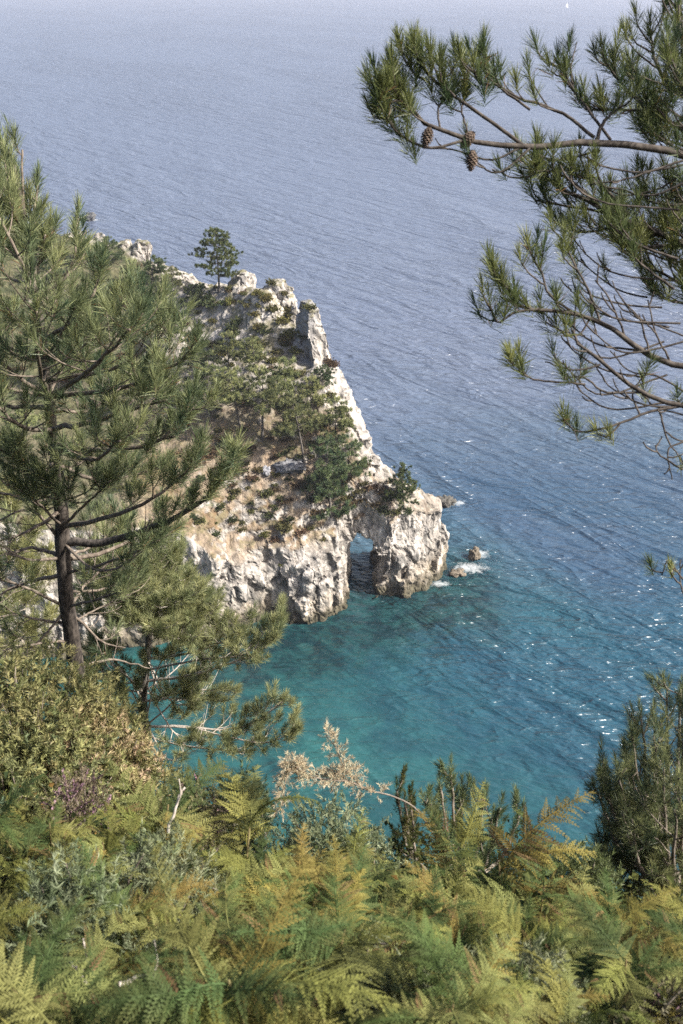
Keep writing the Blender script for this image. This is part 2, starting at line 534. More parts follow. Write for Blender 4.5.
# noise only near the surface
band = np.argwhere(np.abs(f) < 2.6)
P = (org + band * h).astype(np.float32)
vert = np.stack([P[:, 0] * .9, P[:, 1] * .9, P[:, 2] * .22], -1)
low = sstep(13, 9, P[:, 2])
n1 = fbm(P * np.array([.42, .42, .22], np.float32), 2, 101)
n2 = 1 - 2 * np.abs(fbm(vert * [.62, .62, 1], 2, 55))          # vertical flutes
n3 = fbm(P * 1.7, 2, 202)
strata = fbm(np.stack([P[:, 0] * .5, P[:, 1] * .5 + P[:, 2] * .5, P[:, 2] * 1.6 - P[:, 0] * .7], -1), 2, 303)
hi = sstep(12, 16, P[:, 2]) * np.interp(P[:, 2], [10, 40], [0.6, 1.0])
amp_side = np.where(f[band[:, 0], band[:, 1], band[:, 2]] > -9, 1, 0)
n4 = fbm(P * np.array([.95, .95, .5], np.float32) + 40, 2, 505)
open_ = sstep(11, 13, P[:, 2]) * sstep(2.0, 4.5, dcrest[band[:, 0], band[:, 1]])
slabd = np.minimum.reduce([np.sqrt(((P - (A_ + (B_ - A_) * np.clip(((P - A_) @ (B_ - A_)) / ((B_ - A_) @ (B_ - A_)), 0, 1)[:, None])) ** 2).sum(1)) for A_, B_ in SLABS]).astype(np.float32)
calm_ = 1 - .72 * sstep(3.2, 1.2, slabd)
disp = calm_ * (n1 * (1.0 - .3 * low) + n2 * (0.5 * low + 0.1) + n3 * (0.17 - .08 * low) + strata * 0.3 + (np.round(n4 * 3) / 3) * .4) * (1 - .6 * open_)
f[band[:, 0], band[:, 1], band[:, 2]] += (disp * 0.85 + 0.15).astype(np.float32)
f[:, :, 0] = 1; f[0] = 1; f[:, 0] = 1; f[:, -1] = 1
V, Q = surface_nets(f, org, h)
del f, band, P, Xp, Yp, Zp

# vertex normals
v0, v1, v2, v3 = V[Q[:, 0]], V[Q[:, 1]], V[Q[:, 2]], V[Q[:, 3]]
fn = np.cross(v2 - v0, v3 - v1)
VN = np.zeros_like(V)
for k in range(4):
    np.add.at(VN, Q[:, k], fn)
VN /= np.linalg.norm(VN, axis=1)[:, None] + 1e-9
# small scale roughness
warp = np.stack([fbm(V * .7, 2, 601), fbm(V * .7, 2, 602), fbm(V * .7, 2, 603)], -1) * .7
U1 = np.stack([V[:, 0] + .25 * V[:, 2], V[:, 1], V[:, 2] - .35 * V[:, 0]], -1) + warp
w1a, w1b, w1v = worley(U1 * [.42, .42, .13], 700)
w2a, w2b, w2v = worley(U1 * [1.15, 1.15, .3], 710)
joint = np.maximum(np.exp(-((w1b - w1a) / .07) ** 2), .75 * np.exp(-((w2b - w2a) / .09) ** 2))
stp = .15 + .85 * sstep(.75, .4, VN[:, 2])
V = V + VN * ((0.30 * w1v + 0.05 * w2v - .18 * joint) * stp + 0.05 * fbm(V * 3.1, 2, 404))[:, None]
# colours that belong to the ground: pale limestone, stains, dry soil, scrub; plus painted shade on the pinnacle
x, y, z = V.T
nz = VN[:, 2]
dcr = seg_dist(x, y, crest_poly)
a1 = fbm(V * .35, 3, 11); a2 = fbm(V * 1.3, 3, 12); a3 = fbm(V * 3.3, 2, 13)
vs = fbm(np.stack([x * 1.6, y * 1.6, z * .28], -1), 3, 14)
crack = 1 - np.abs(fbm(np.stack([x * 1.1, y * 1.1, z * .5], -1), 3, 15)) * 2
rock = np.array([0.42, 0.385, 0.345]) * (1 + 0.22 * a2 + 0.2 * vs)[:, None]
grey = np.array([0.17, 0.165, 0.165])
k = sstep(0.05, 0.5, vs + 0.5 * a2)[:, None] * 0.75
rock = rock * (1 - k) + grey * k
k = (sstep(0.1, 0.5, a1 + 0.5 * a3) * 0.3)[:, None]
rock = rock * (1 - k) + np.array([0.33, 0.285, 0.235]) * k
slabv = np.minimum.reduce([np.sqrt(((V - (A_ + (B_ - A_) * np.clip(((V - A_) @ (B_ - A_)) / ((B_ - A_) @ (B_ - A_)), 0, 1)[:, None])) ** 2).sum(1)) for A_, B_ in SLABS])
k = (sstep(2.2, 1.0, slabv) * .8)[:, None]
rock = rock * (1 - k) + np.array([0.47, 0.43, 0.385]) * (1 + .12 * a2)[:, None] * k
rock = rock * (1 + .16 * w1v + .10 * w2v)[:, None]
k = np.clip(sstep(0.9, 0.99, crack) * 0.7 + joint * .5, 0, .85)[:, None]
rock = rock * (1 - k) + np.array([0.10, 0.09, 0.08]) * k
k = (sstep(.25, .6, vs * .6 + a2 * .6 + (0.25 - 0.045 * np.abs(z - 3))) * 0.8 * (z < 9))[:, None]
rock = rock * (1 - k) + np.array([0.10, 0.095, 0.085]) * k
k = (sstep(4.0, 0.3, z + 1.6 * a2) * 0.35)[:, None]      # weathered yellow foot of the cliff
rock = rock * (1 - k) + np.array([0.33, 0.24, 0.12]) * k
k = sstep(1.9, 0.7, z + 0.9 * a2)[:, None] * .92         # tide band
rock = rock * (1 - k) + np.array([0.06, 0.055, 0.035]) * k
k = sstep(.1, .6, shade_v := np.exp(-((x - pc[0] + 0.6) / 1.3) ** 2 - ((y - pc[1]) / 2.5) ** 2))[:, None] * 0.7  # painted shade: greys the left face of the pinnacle
rock = rock * (1 - k) + np.array([0.22, 0.22, 0.23]) * k
soil_m = sstep(0.42, 0.62, nz + 0.22 * a2) * sstep(0.6, 2.4, dcr + 1.8 * a1 + 0.8 * a2) * sstep(6.5, 8.5, z) * (1 - .55 * sstep(4, 7, x)) * sstep(1.0, 2.2, slabv)
soil = np.array([0.235, 0.185, 0.135]) * (1 + 0.35 * a2 + 0.2 * a3)[:, None]
gk = sstep(-0.15, 0.35, a1 * .8 + a3 * .6 + 0.25 * sstep(12, 18, z))[:, None] * 0.8
soil = soil * (1 - gk) + np.array([0.125, 0.108, 0.055]) * gk
gk2 = sstep(0.1, 0.5, a2 + a1 * .5)[:, None] * 0.6
soil = soil * (1 - gk2) + np.array([0.17, 0.105, 0.06]) * gk2
soil_m = soil_m * (1 - .85 * sstep(17.5, 21.5, z + 1.5 * a1) * sstep(-24, -18, x))
scr = (sstep(0.45, .7, nz + .2 * a3) * sstep(.0, .22, a2 * .7 + a3 * .5 + a1 * .4 + .05) * (1 - soil_m) * sstep(10, 14, z) * sstep(1.0, 2.4, slabv))[:, None] * 0.8
colr = rock * (1 - scr) + np.array([0.11, 0.105, 0.042]) * scr
wild = (sstep(-17, -24, x) * sstep(.35, .6, nz + .2 * a2) * (.55 + .4 * sstep(-.2, .3, a2)))[:, None]
soil = soil * (1 - wild) + np.array([0.045, 0.055, 0.025]) * wild
colr = colr * (1 - soil_m[:, None]) + soil * soil_m[:, None]
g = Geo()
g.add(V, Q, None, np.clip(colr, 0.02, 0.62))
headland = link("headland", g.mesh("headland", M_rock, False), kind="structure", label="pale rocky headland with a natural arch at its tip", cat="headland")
bpy.context.view_layer.update()
bvh = BVHTree.FromObject(headland, bpy.context.evaluated_depsgraph_get())


def hit(px, py):
    d = Vector(ray(px, py)).normalized()
    loc, nrm, i, dist = bvh.ray_cast(Vector(CAM), d)
    return loc


# ------------------------------------------------------------------ sea
def sea_material():
    m, ns, L = newmat("sea_water")
    out = N(ns, 'ShaderNodeOutputMaterial')
    tc = N(ns, 'ShaderNodeTexCoord')
    geo = N(ns, 'ShaderNodeSeparateXYZ')
    L.new(tc.outputs['Object'], geo.inputs[0])

    def noise(scale, rot, sx, sy, detail=3, rough=0.5, dist=0.0, off=0):
        mp = N(ns, 'ShaderNodeMapping', vector_type='TEXTURE')
        mp.inputs['Rotation'].default_value = (0, 0, R(rot))
        mp.inputs['Scale'].default_value = (1 / sx, 1 / sy, 1)
        mp.inputs['Location'].default_value = (off, off * .7, 0)
        L.new(tc.outputs['Object'], mp.inputs[0])
        n = N(ns, 'ShaderNodeTexNoise')
        n.inputs['Scale'].default_value = scale; n.inputs['Detail'].default_value = detail
        n.inputs['Roughness'].default_value = rough; n.inputs['Distortion'].default_value = dist
        L.new(mp.outputs[0], n.inputs['Vector'])
        return n.outputs[0]

    def math_(op, a, b):
        n = N(ns, 'ShaderNodeMath', operation=op)
        for i, s in enumerate((a, b)):
            if isinstance(s, (int, float)):
                n.inputs[i].default_value = s
            else:
                L.new(s, n.inputs[i])
        return n.outputs[0]

    def mrange(s, a, b, c, d, smooth=True):
        n = N(ns, 'ShaderNodeMapRange')
        n.interpolation_type = 'SMOOTHSTEP' if smooth else 'LINEAR'
        L.new(s, n.inputs[0])
        for i, v in enumerate((a, b, c, d)):
            n.inputs[i + 1].default_value = v
        return n.outputs[0]

    def mixc(f, a, b):
        n = N(ns, 'ShaderNodeMix', data_type='RGBA')
        if isinstance(f, float): n.inputs[0].default_value = f
        else: L.new(f, n.inputs[0])
        for i, s in ((6, a), (7, b)):
            if isinstance(s, tuple): n.inputs[i].default_value = (*s, 1)
            else: L.new(s, n.inputs[i])
        return n.outputs[2]

    X, Y = geo.outputs[0], geo.outputs[1]
    # swell with crests running diagonally, chop and ripples
    sw = noise(0.20, 40, 1.0, 0.22, 3, 0.5, 0.4)
    sw2 = noise(0.075, 48, 1.0, 0.3, 2, 0.5, 0.3, 13)
    ch = noise(0.62, 82, 1.0, 0.26, 3, 0.5, 0.6, 5)
    rp = noise(2.0, 80, 1.0, 0.4, 2, 0.5, 0.3, 9)
    def ridge(n):
        return math_('SUBTRACT', 1.0, math_('ABSOLUTE', math_('MULTIPLY', math_('SUBTRACT', n, .5), 3.0), 0))
    sw = ridge(sw); ch = ridge(ch)
    lane = mrange(noise(0.012, 25, 1, .35, 3, .5, .6, 40), .35, .65, .75, 1.25)
    calm = mrange(math_('ADD', math_('MULTIPLY', Y, 1.0), math_('MULTIPLY', X, 1.1)), 70, 100, 0.35, 1.0)
    hgt = math_('ADD', math_('ADD', math_('MULTIPLY', sw, .5), math_('MULTIPLY', sw2, 1.2)), math_('ADD', math_('MULTIPLY', ch, 0.34), math_('MULTIPLY', rp, mrange(Y, 80, 220, 0.22, 0.05))))
    hgt = math_('MULTIPLY', math_('MULTIPLY', hgt, calm), lane)
    b = N(ns, 'ShaderNodeBump'); b.inputs['Strength'].default_value = 1.0; b.inputs['Distance'].default_value = 2.0
    L.new(hgt, b.inputs['Height'])
    # water body colour: turquoise over the sandy bay, dark over submerged rock and painted cliff reflection, deep blue offshore, painted sky reflection far out
    big = noise(0.035, 20, 1, 1, 4, 0.55, 0.5)
    bay = math_('ADD', math_('ADD', math_('MULTIPLY', X, 0.9), math_('MULTIPLY', Y, 0.75)), math_('MULTIPLY', big, 22.0))
    bayf = mrange(bay, 56, 92, 1.0, 0.0)
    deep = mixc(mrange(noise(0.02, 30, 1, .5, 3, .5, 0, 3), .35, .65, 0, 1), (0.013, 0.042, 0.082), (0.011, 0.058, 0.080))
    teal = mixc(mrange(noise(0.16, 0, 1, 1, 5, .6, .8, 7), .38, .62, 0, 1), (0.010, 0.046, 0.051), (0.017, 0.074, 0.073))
    deep = mixc(mrange(math_('ADD', Y, math_('MULTIPLY', big, 60.0)), 105, 210, 0, 1), deep, (0.088, 0.108, 0.156))  # far water paled in its colour to imitate sky reflection
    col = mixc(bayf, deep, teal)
    mid = mrange(bay, 66, 84, 0, 1)
    # submerged rock along the cliff foot, widened to paint in the cliff's dark reflection
    dl = math_('ADD', math_('ABSOLUTE', math_('SUBTRACT', math_('SUBTRACT', Y, math_('MULTIPLY', X, 0.42)), 86.0), 0), math_('MULTIPLY', math_('SUBTRACT', noise(0.22, 10, 1, 1, 4, .6, .8, 21), 0.5), 14.0))
    inx = math_('MULTIPLY', mrange(X, -16, -10, 0, 1), mrange(X, 14, 20, 1, 0))
    rock_reflf = math_('MULTIPLY', math_('MULTIPLY', mrange(dl, 4.5, 11, 0.95, 0.0), inx), 1.0)
    weed_refl = mixc(mrange(noise(0.5, 0, 1, 1, 4, .6, .5, 33), .4, .62, 0, 1), (0.005, 0.020, 0.025), (0.011, 0.045, 0.047))
    col = mixc(rock_reflf, col, weed_refl)
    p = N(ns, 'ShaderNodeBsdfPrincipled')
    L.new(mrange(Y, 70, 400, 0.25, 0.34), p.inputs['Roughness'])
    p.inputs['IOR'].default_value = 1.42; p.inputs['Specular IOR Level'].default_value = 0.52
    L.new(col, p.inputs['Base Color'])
    L.new(b.outputs[0], p.inputs['Normal'])
    L.new(p.outputs[0], out.inputs[0])
    return m


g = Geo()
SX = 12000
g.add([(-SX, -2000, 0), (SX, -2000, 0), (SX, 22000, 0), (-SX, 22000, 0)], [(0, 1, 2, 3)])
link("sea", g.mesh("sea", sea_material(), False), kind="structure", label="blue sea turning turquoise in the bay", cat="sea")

# ------------------------------------------------------------------ needle tufts
def unit(a):
    return a / (np.linalg.norm(a, axis=-1, keepdims=True) + 1e-9)


def needles(geo, pos, axis, shoot, nlen, n, tint, width=0.0018, a0=68, a1=14, droop=0.12, spread=9, colvar=0.22, brown=0.0):
    """spray of narrow curved blades along each shoot; all arrays are per tuft"""
    pos = np.asarray(pos, float); axis = unit(np.asarray(axis, float))
    K = len(pos)
    if K == 0: return
    shoot = np.ones(K) * shoot; nlen = np.ones(K) * nlen
    tint = np.asarray(tint, float)
    if tint.ndim == 1: tint = np.tile(tint, (K, 1))
    ref = np.where(np.abs(axis[:, 2:3]) < 0.9, np.array([[0, 0, 1.0]]), np.array([[1.0, 0, 0]]))
    e1 = unit(np.cross(axis, ref)); e2 = np.cross(axis, e1)
    u = rng.random((K, n)) ** 0.8
    ph = rng.random((K, n)) * 2 * np.pi
    al = np.radians(np.clip(a0 + (a1 - a0) * u + rng.standard_normal((K, n)) * spread, 2, 120))
    d = np.cos(al)[..., None] * axis[:, None] + np.sin(al)[..., None] * (np.cos(ph)[..., None] * e1[:, None] + np.sin(ph)[..., None] * e2[:, None])
    b = pos[:, None] + axis[:, None] * (shoot[:, None] * u)[..., None]
    ln = nlen[:, None] * (0.72 + 0.4 * rng.random((K, n)))
    wv = unit(np.cross(d, rng.standard_normal((K, n, 3))))
    wid = width * (0.8 + 0.4 * rng.random((K, n)))[..., None]
    mid = b + d * (ln * .55)[..., None] + axis[:, None] * (ln * .03)[..., None]
    tip = b + d * ln[..., None] + axis[:, None] * (ln * .10)[..., None] + np.array([0, 0, -1.0]) * (ln * droop * rng.random((K, n)))[..., None]
    v = np.stack([b - wv * wid * .4, b + wv * wid * .4, mid - wv * wid * .5, mid + wv * wid * .5, tip], 2).reshape(-1, 3)
    m = K * n
    i = np.arange(m)[:, None] * 5
    c = tint[:, None] * (1 + colvar * rng.standard_normal((K, n, 1)))
    if brown > 0:
        br = (rng.random((K, n, 1)) < brown) & (u[..., None] < .5)
        c = np.where(br, np.array([0.2, 0.11, 0.045]), c)
    c = np.clip(np.repeat(c.reshape(-1, 3), 5, 0), 0.008, 0.5)
    geo.add(v, i + np.array([[0, 1, 3, 2]]), i + np.array([[2, 3, 4]]), c)


def bez(p0, p1, p2, p3, n):
    t = np.linspace(0, 1, n)[:, None]
    return (1 - t) ** 3 * p0 + 3 * (1 - t) ** 2 * t * p1 + 3 * (1 - t) * t * t * p2 + t ** 3 * p3


def spline(pts, n):
    """Catmull-Rom through points"""
    P = np.asarray(pts, float)
    if len(P) == 2:
        return P[0] + (P[1] - P[0]) * np.linspace(0, 1, n)[:, None]
    P = np.vstack([2 * P[0] - P[1], P, 2 * P[-1] - P[-2]])
    m = len(P) - 3
    out = []
    for s in np.linspace(0, m - 1e-6, n):
        i = int(s); t = s - i
        a, b, c, d = P[i:i + 4]
        out.append(0.5 * (2 * b + (c - a) * t + (2 * a - 5 * b + 4 * c - d) * t * t + (3 * b - a - 3 * c + d) * t ** 3))
    return np.array(out)


UPV = np.array([0, 0, 1.0])


class Pine:
    """wood and needles of one pine, in world coordinates"""
    def __init__(s, green=((0.05, 0.085, 0.035), (0.11, 0.135, 0.045)), keep=None):
        s.wood = Geo(); s.twig = Geo(); s.T = []; s.green = green; s.keep = keep

    upb = 0.25

    def tuft(s, p, ax, shoot, nl):
        ax = unit(np.asarray(ax, float)) + UPV * s.upb
        if s.keep is not None and not s.keep(p): return False
        a, b = np.array(s.green[0]), np.array(s.green[1])
        k = min(1, max(0, rnd.gauss(.45, .3)))
        s.T.append((p, ax, shoot, nl, a + (b - a) * k))
        return True

    wcol = (1, 1, 1)

    def twigs(s, pts, r0, r1, sides=5, col=None, geo=None):
        col = col or s.wcol
        pts = np.asarray(pts, float)
        pts = pts + rng.standard_normal(pts.shape) * (r0 * .25)
        (geo or s.twig).tube(pts, np.linspace(r0, r1, len(pts)), sides, col)

    def limb(s, pts, r0, r1, n_side, side_len, nl, shoot, start=.3, up=.6, end_tufts=3, sub=2, bare=False, wood=None, spreadz=.5, flat=None):
        """a limb through pts with side shoots that turn upward and carry tufts"""
        L = spline(pts, 14)
        s.twigs(L, r0, r1, 7, geo=wood or s.twig)
        tan = unit(np.gradient(L, axis=0))
        for k in range(n_side):
            f_ = start + (1 - start) * ((k + rnd.random()) / n_side)
            i = min(12, int(f_ * 13)); p = L[i] + (L[i + 1] - L[i]) * (f_ * 13 - i)
            t = tan[i]
            sd = unit(np.cross(t, UPV)) * (1 if k % 2 else -1)
            d = unit(t * rnd.uniform(.35, .9) + sd * rnd.uniform(.35, 1.0) + UPV * rnd.uniform(-.15, spreadz) )
            ln = side_len * rnd.uniform(.55, 1.2) * (1.15 - .55 * f_)
            e = p + d * ln
            tip = e + unit(d * .5 + UPV * up) * ln * .45
            if s.keep is not None and not s.keep(tip): continue
            c = bez(p, p + d * ln * .4, e, tip, 7)
            s.twigs(c, max(r1 * .9, .0035), .0026, 4)
            if bare and rnd.random() < .75: continue
            s.tuft(c[-1], c[-1] - c[-2], shoot * rnd.uniform(.8, 1.25), nl * rnd.uniform(.85, 1.1))
            for q in range(sub):
                j = rnd.choice([2, 3, 4]); b0 = c[j]
                dd = unit((c[j + 1] - c[j]) / np.linalg.norm(c[j + 1] - c[j]) + rng.standard_normal(3) * .55 + UPV * up * .6)
                l2 = ln * rnd.uniform(.25, .5)
                c2 = bez(b0, b0 + dd * l2 * .5, b0 + dd * l2 * .8, b0 + dd * l2 + UPV * l2 * .25, 4)
                if s.tuft(c2[-1], unit(c2[-1] - c2[-2]) + UPV * .25, shoot * rnd.uniform(.7, 1.2), nl * rnd.uniform(.8, 1.05)):
                    s.twigs(c2, .0035, .0024, 4)
        if not bare:
            for q in range(end_tufts):
                dd = unit(tan[-1] + rng.standard_normal(3) * (.0 if q == 0 else .5) + UPV * up * .7)
                s.tuft(L[-1] - tan[-1] * .05 * q, dd, shoot * rnd.uniform(.9, 1.3), nl)

    def build(s, root, n, width, part_names=('trunk', 'branches', 'crown'), mats=None, **kw):
        mats = mats or (M_bark, M_twig, M_needle)
        if s.wood.n: link(part_names[0], s.wood.mesh(part_names[0], mats[0]), root)
        if s.twig.n: link(part_names[1], s.twig.mesh(part_names[1], mats[1]), root)
        if s.T:
            g_ = Geo()
            p, a, sh, nl, tn = (np.array([t[i] for t in s.T]) for i in range(5))
            needles(g_, p - unit(a) * sh[:, None] * .55, a, sh, nl, n, tn, width, **kw)
            link(part_names[2], g_.mesh(part_names[2], mats[2], False), root)


def project(p):
    d = np.asarray(p) - CAM
    t = d @ FWD
    return W_ / 2 + FPX * d[0] / t, H_ / 2 - FPX * (d @ UP) / t


def in_poly(x, y, poly):
    ins = False
    for (ax, ay), (bx, by) in zip(poly, poly[1:] + poly[:1]):
        if (ay > y) != (by > y) and x < (bx - ax) * (y - ay) / (by - ay) + ax: ins = not ins
    return ins


# ------------------------------------------------------------------ left foreground pine
crown_outline = [(-400, -400), (-60, 60), (6, 122), (20, 150), (22, 182), (28, 190), (34, 166), (46, 172), (54, 225), (64, 230), (68, 200), (84, 196), (90, 250), (96, 258), (104, 238), (120, 242), (126, 272), (134, 276), (140, 262), (156, 270), (172, 300), (190, 300), (204, 335),
                 (208, 372), (228, 405), (250, 425), (252, 480), (238, 520), (175, 552), (160, 590), (130, 650), (90, 700), (-400, 760)]
def keep_left(p):
    x_, y_ = project(p)
    return in_poly(x_, y_, crown_outline)
pine = Pine(((0.075, 0.11, 0.06), (0.28, 0.295, 0.135)), keep_left)
tr_px = [(104, 735, 8.25), (92, 700, 8.0), (77, 655, 7.65), (69, 600, 7.3), (66, 545, 7.05), (61, 490, 6.8), (53, 430, 6.55), (48, 390, 6.45), (40, 320, 6.25), (30, 250, 6.05), (14, 165, 5.9)]
tr = [at(*p) for p in tr_px]
base = tr[0] + (tr[0] - tr[1]) * 1.2
tr = [base] + tr
TL = spline(tr, 40)
rad = np.interp(np.linspace(0, 1, 40), [0, .25, .5, .68, .85, 1], [0.085, 0.062, 0.05, 0.033, 0.02, 0.010])
wv = np.cumsum(rng.standard_normal((40, 3)) * .006, 0); wv -= np.linspace(0, 1, 40)[:, None] * wv[-1]
TL = TL + wv
pine.wcol = (.8, .78, .76)
pine.wood.tube(TL, rad, 12, (.6, .57, .55), jitter=.06)


def trunk_at(py):
    ys_ = np.array([project(p)[1] for p in TL])
    return TL[int(np.argmin(np.abs(ys_ - py)))]


def lpine(start_py, tips, r0=.02, n_side=10, sl=.38, **kw):
    n_side = max(3, int(n_side * .84))
    pts = [trunk_at(start_py)] + [at(*p) for p in tips]
    pine.limb(pts, r0, .006, n_side, sl, kw.pop('nl', .10), kw.pop('shoot', .15), **kw)


lpine(250, [(34, 215, 6.0), (38, 182, 6.05)], .012, 5, .2)
lpine(300, [(70, 270, 6.1), (78, 215, 6.15)], .014, 7, .26)
lpine(310, [(20, 260, 5.7), (-10, 200, 5.6)], .014, 8, .3)
lpine(330, [(85, 310, 5.9), (104, 262, 5.8)], .016, 8, .28)
lpine(350, [(100, 330, 6.2), (138, 288, 6.1)], .016, 9, .3)
lpine(360, [(110, 345, 6.7), (160, 300, 6.9)], .016, 9, .3)
lpine(380, [(120, 365, 6.1), (185, 315, 5.9)], .018, 11, .32)
lpine(390, [(130, 385, 5.8), (196, 352, 5.6)], .018, 11, .32)
lpine(395, [(90, 370, 5.5), (130, 330, 5.0)], .018, 10, .32)
lpine(400, [(40, 370, 5.6), (35, 310, 5.1)], .018, 10, .34)
lpine(395, [(10, 370, 6.1), (-40, 310, 5.9)], .018, 10, .34)
lpine(410, [(-10, 400, 6.6), (-80, 350, 6.8)], .018, 10, .34)
lpine(405, [(90, 410, 6.9), (140, 370, 7.3)], .018, 10, .34)
lpine(425, [(100, 420, 6.0), (165, 400, 5.6)], .02, 12, .34)
lpine(440, [(110, 450, 6.2), (160, 440, 6.0), (195, 405, 5.9)], .02, 12, .34)
lpine(430, [(20, 425, 5.8), (-30, 380, 5.4)], .018, 10, .32)
lpine(452, [(90, 460, 5.8), (120, 440, 5.3)], .018, 9, .3)
lpine(470, [(100, 480, 6.7), (150, 470, 6.9)], .018, 10, .32)
lpine(470, [(30, 475, 6.3), (-20, 450, 5.9)], .016, 7, .28)
lpine(500, [(30, 500, 6.6), (-30, 485, 6.5)], .016, 5, .28, bare=True)
lpine(545, [(110, 541, 6.9), (160, 525, 6.6), (205, 498, 6.4), (236, 458, 6.2)], .034, 12, .26, start=.45, end_tufts=7, sub=2, wood=pine.wood)
lpine(555, [(100, 555, 7.2), (140, 535, 7.4), (175, 530, 7.5)], .02, 7, .26, start=.5)
lpine(520, [(100, 520, 6.4), (150, 500, 6.0), (190, 470, 5.9)], .02, 11, .28, start=.45)
for k_ in range(8):
    sp_ = rnd.uniform(270, 400); t_ = 6.0 + (sp_ - 200) / 500
    a_ = rnd.uniform(-1, 1)
    lpine(sp_, [(30 + a_ * 35, sp_ - 15, t_ + rnd.uniform(-.5, .4)), (30 + a_ * 75, sp_ - 60, t_ + rnd.uniform(-.9, .5))], .012, 7, .24)
for tip_ in [(8, 150, 5.9), (22, 150, 5.95), (0, 180, 5.9), (30, 200, 6.0), (12, 205, 5.8), (45, 235, 5.9), (5, 235, 5.9)]:
    lpine(tip_[1] + 55, [tip_], .008, 4, .14, start=.2)
lpine(500, [(60, 500, 6.3), (45, 480, 6.0)], .01, 8, .22)
lpine(520, [(40, 505, 6.4), (20, 490, 6.1)], .01, 8, .22)
for sp_, tips_ in [(575, [(100, 565, 6.9), (135, 552, 6.6), (160, 540, 6.4)]), (565, [(95, 545, 7.3), (125, 520, 7.5)]), (610, [(95, 600, 7.0), (128, 588, 6.8)]), (560, [(30, 560, 6.8), (0, 545, 6.6), (-30, 520, 6.5)]),
                  (600, [(30, 590, 7.0), (5, 580, 6.8), (-25, 575, 6.7)]), (630, [(40, 620, 7.3), (10, 615, 7.2), (-20, 625, 7.1)]), (590, [(100, 590, 7.6), (135, 575, 7.8)]), (520, [(85, 505, 6.5), (110, 480, 6.2)]), (500, [(40, 470, 6.2), (15, 460, 6.0)])]:
    lpine(sp_, tips_, .012, 7, .26, start=.35)
# bare, shaded lower branches
for (sp, tips, r0) in [(515, [(30, 530, 6.6), (-20, 548, 6.5)], .016), (560, [(30, 548, 7.1), (-10, 560, 7.0)], .018), (575, [(20, 585, 7.2), (-30, 610, 7.0)], .018), (600, [(40, 640, 7.3), (10, 665, 7.1)], .012),
                       (600, [(95, 575, 7.5), (130, 545, 7.6)], .016), (640, [(30, 645, 7.2), (-20, 655, 7)], .012), (612, [(100, 640, 7.5), (125, 648, 7.5)], .012), (665, [(110, 660, 8), (150, 668, 8.1)], .016),
                       (660, [(90, 700, 7.8), (100, 730, 7.8)], .014), (535, [(30, 510, 6.8), (-10, 525, 6.8)], .014), (548, [(95, 570, 6.8), (130, 560, 6.6), (150, 520, 6.5)], .012), (630, [(95, 610, 7.7), (140, 590, 7.8)], .01)]:
    pts = [trunk_at(sp)] + [at(*p) for p in tips]
    pine.limb(pts, r0, .004, 7, .3, .11, .12, start=.25, bare=True, sub=1, spreadz=.2)
root = empty("pine_tree", tuple(base), "tall maritime pine with dark bare trunk and dense needles filling the left edge", "tree", "foreground pines")


def rebase(pb, root):
    off = np.array(root.location)
    for g_ in (pb.wood, pb.twig):
        g_.v = [a - off.astype(np.float32) for a in g_.v]
    pb.T = [(t[0] - off, *t[1:]) for t in pb.T]


rebase(pine, root)
pine.build(root, 76, .0031, brown=.04, a0=62, spread=13)
print("left pine tufts", len(pine.T))

# ------------------------------------------------------------------ second pine, lower on the slope
keep2 = [(60, 530), (110, 520), (170, 525), (215, 590), (240, 610), (285, 600), (288, 640), (275, 660), (220, 672), (210, 690), (250, 680), (290, 690), (310, 710), (306, 760), (265, 775), (60, 780)]
pine2 = Pine(((0.145, 0.17, 0.08), (0.34, 0.34, 0.165)), lambda p: in_poly(*project(p), keep2))
t2 = [at(*p) for p in [(147, 800, 13.0), (146, 740, 12.4), (143, 700, 12.1), (148, 650, 11.8), (150, 600, 11.5), (150, 550, 11.2)]]
T2 = spline(t2, 24)
pine2.wood.tube(T2, np.linspace(.075, .018, 24), 9, jitter=.06)
def t2at(py):
    ys_ = np.array([project(p)[1] for p in T2]); return T2[int(np.argmin(np.abs(ys_ - py)))]
def l2(sp, tips, r0=.022, n=9, sl=.5, **kw):
    pine2.limb([t2at(sp)] + [at(*p) for p in tips], r0, .007, n, sl, kw.pop('nl', .115), kw.pop('shoot', .13), up=kw.pop('up', .45), **kw)
for tip in [(110, 575, 11), (130, 565, 10.6), (160, 560, 10.8), (190, 575, 10.8), (205, 600, 11), (200, 620, 10.6), (175, 600, 10.3), (140, 590, 10.3), (205, 640, 11), (120, 600, 10.4), (185, 640, 10.4), (160, 630, 10.2), (150, 575, 11.8), (190, 590, 11.8), (120, 545, 11), (150, 540, 10.9), (180, 548, 11), (95, 560, 11), (100, 590, 10.8), (85, 610, 10.9), (130, 620, 10.4)]:
    l2(rnd.choice([590, 605, 620]), [((158 + tip[0]) / 2, (612 + tip[1]) / 2 + 4, (11.5 + tip[2]) / 2), tip], .016, 11, .34)
l2(680, [(190, 675, 11.6), (225, 665, 11.4), (262, 650, 11.2), (278, 620, 11.0)], .02, 20, .42, start=.25)
l2(670, [(200, 660, 11.0), (240, 655, 10.8), (270, 640, 10.7)], .014, 14, .36, start=.3)
l2(660, [(180, 655, 11.2), (215, 645, 11.0), (240, 630, 10.8)], .018, 12, .36)
l2(690, [(120, 670, 11.5), (95, 650, 11.3)], .018, 7, .4)
l2(700, [(185, 690, 12.0), (200, 676, 11.9)], .014, 8, .32)
l2(728, [(190, 727, 12.2), (225, 730, 12.1), (255, 722, 12.0), (283, 700, 11.9)], .018, 17, .36, start=.3)
l2(728, [(190, 727, 12.2), (230, 738, 12.0), (270, 742, 11.9), (297, 728, 11.8)], .014, 16, .32, start=.35)
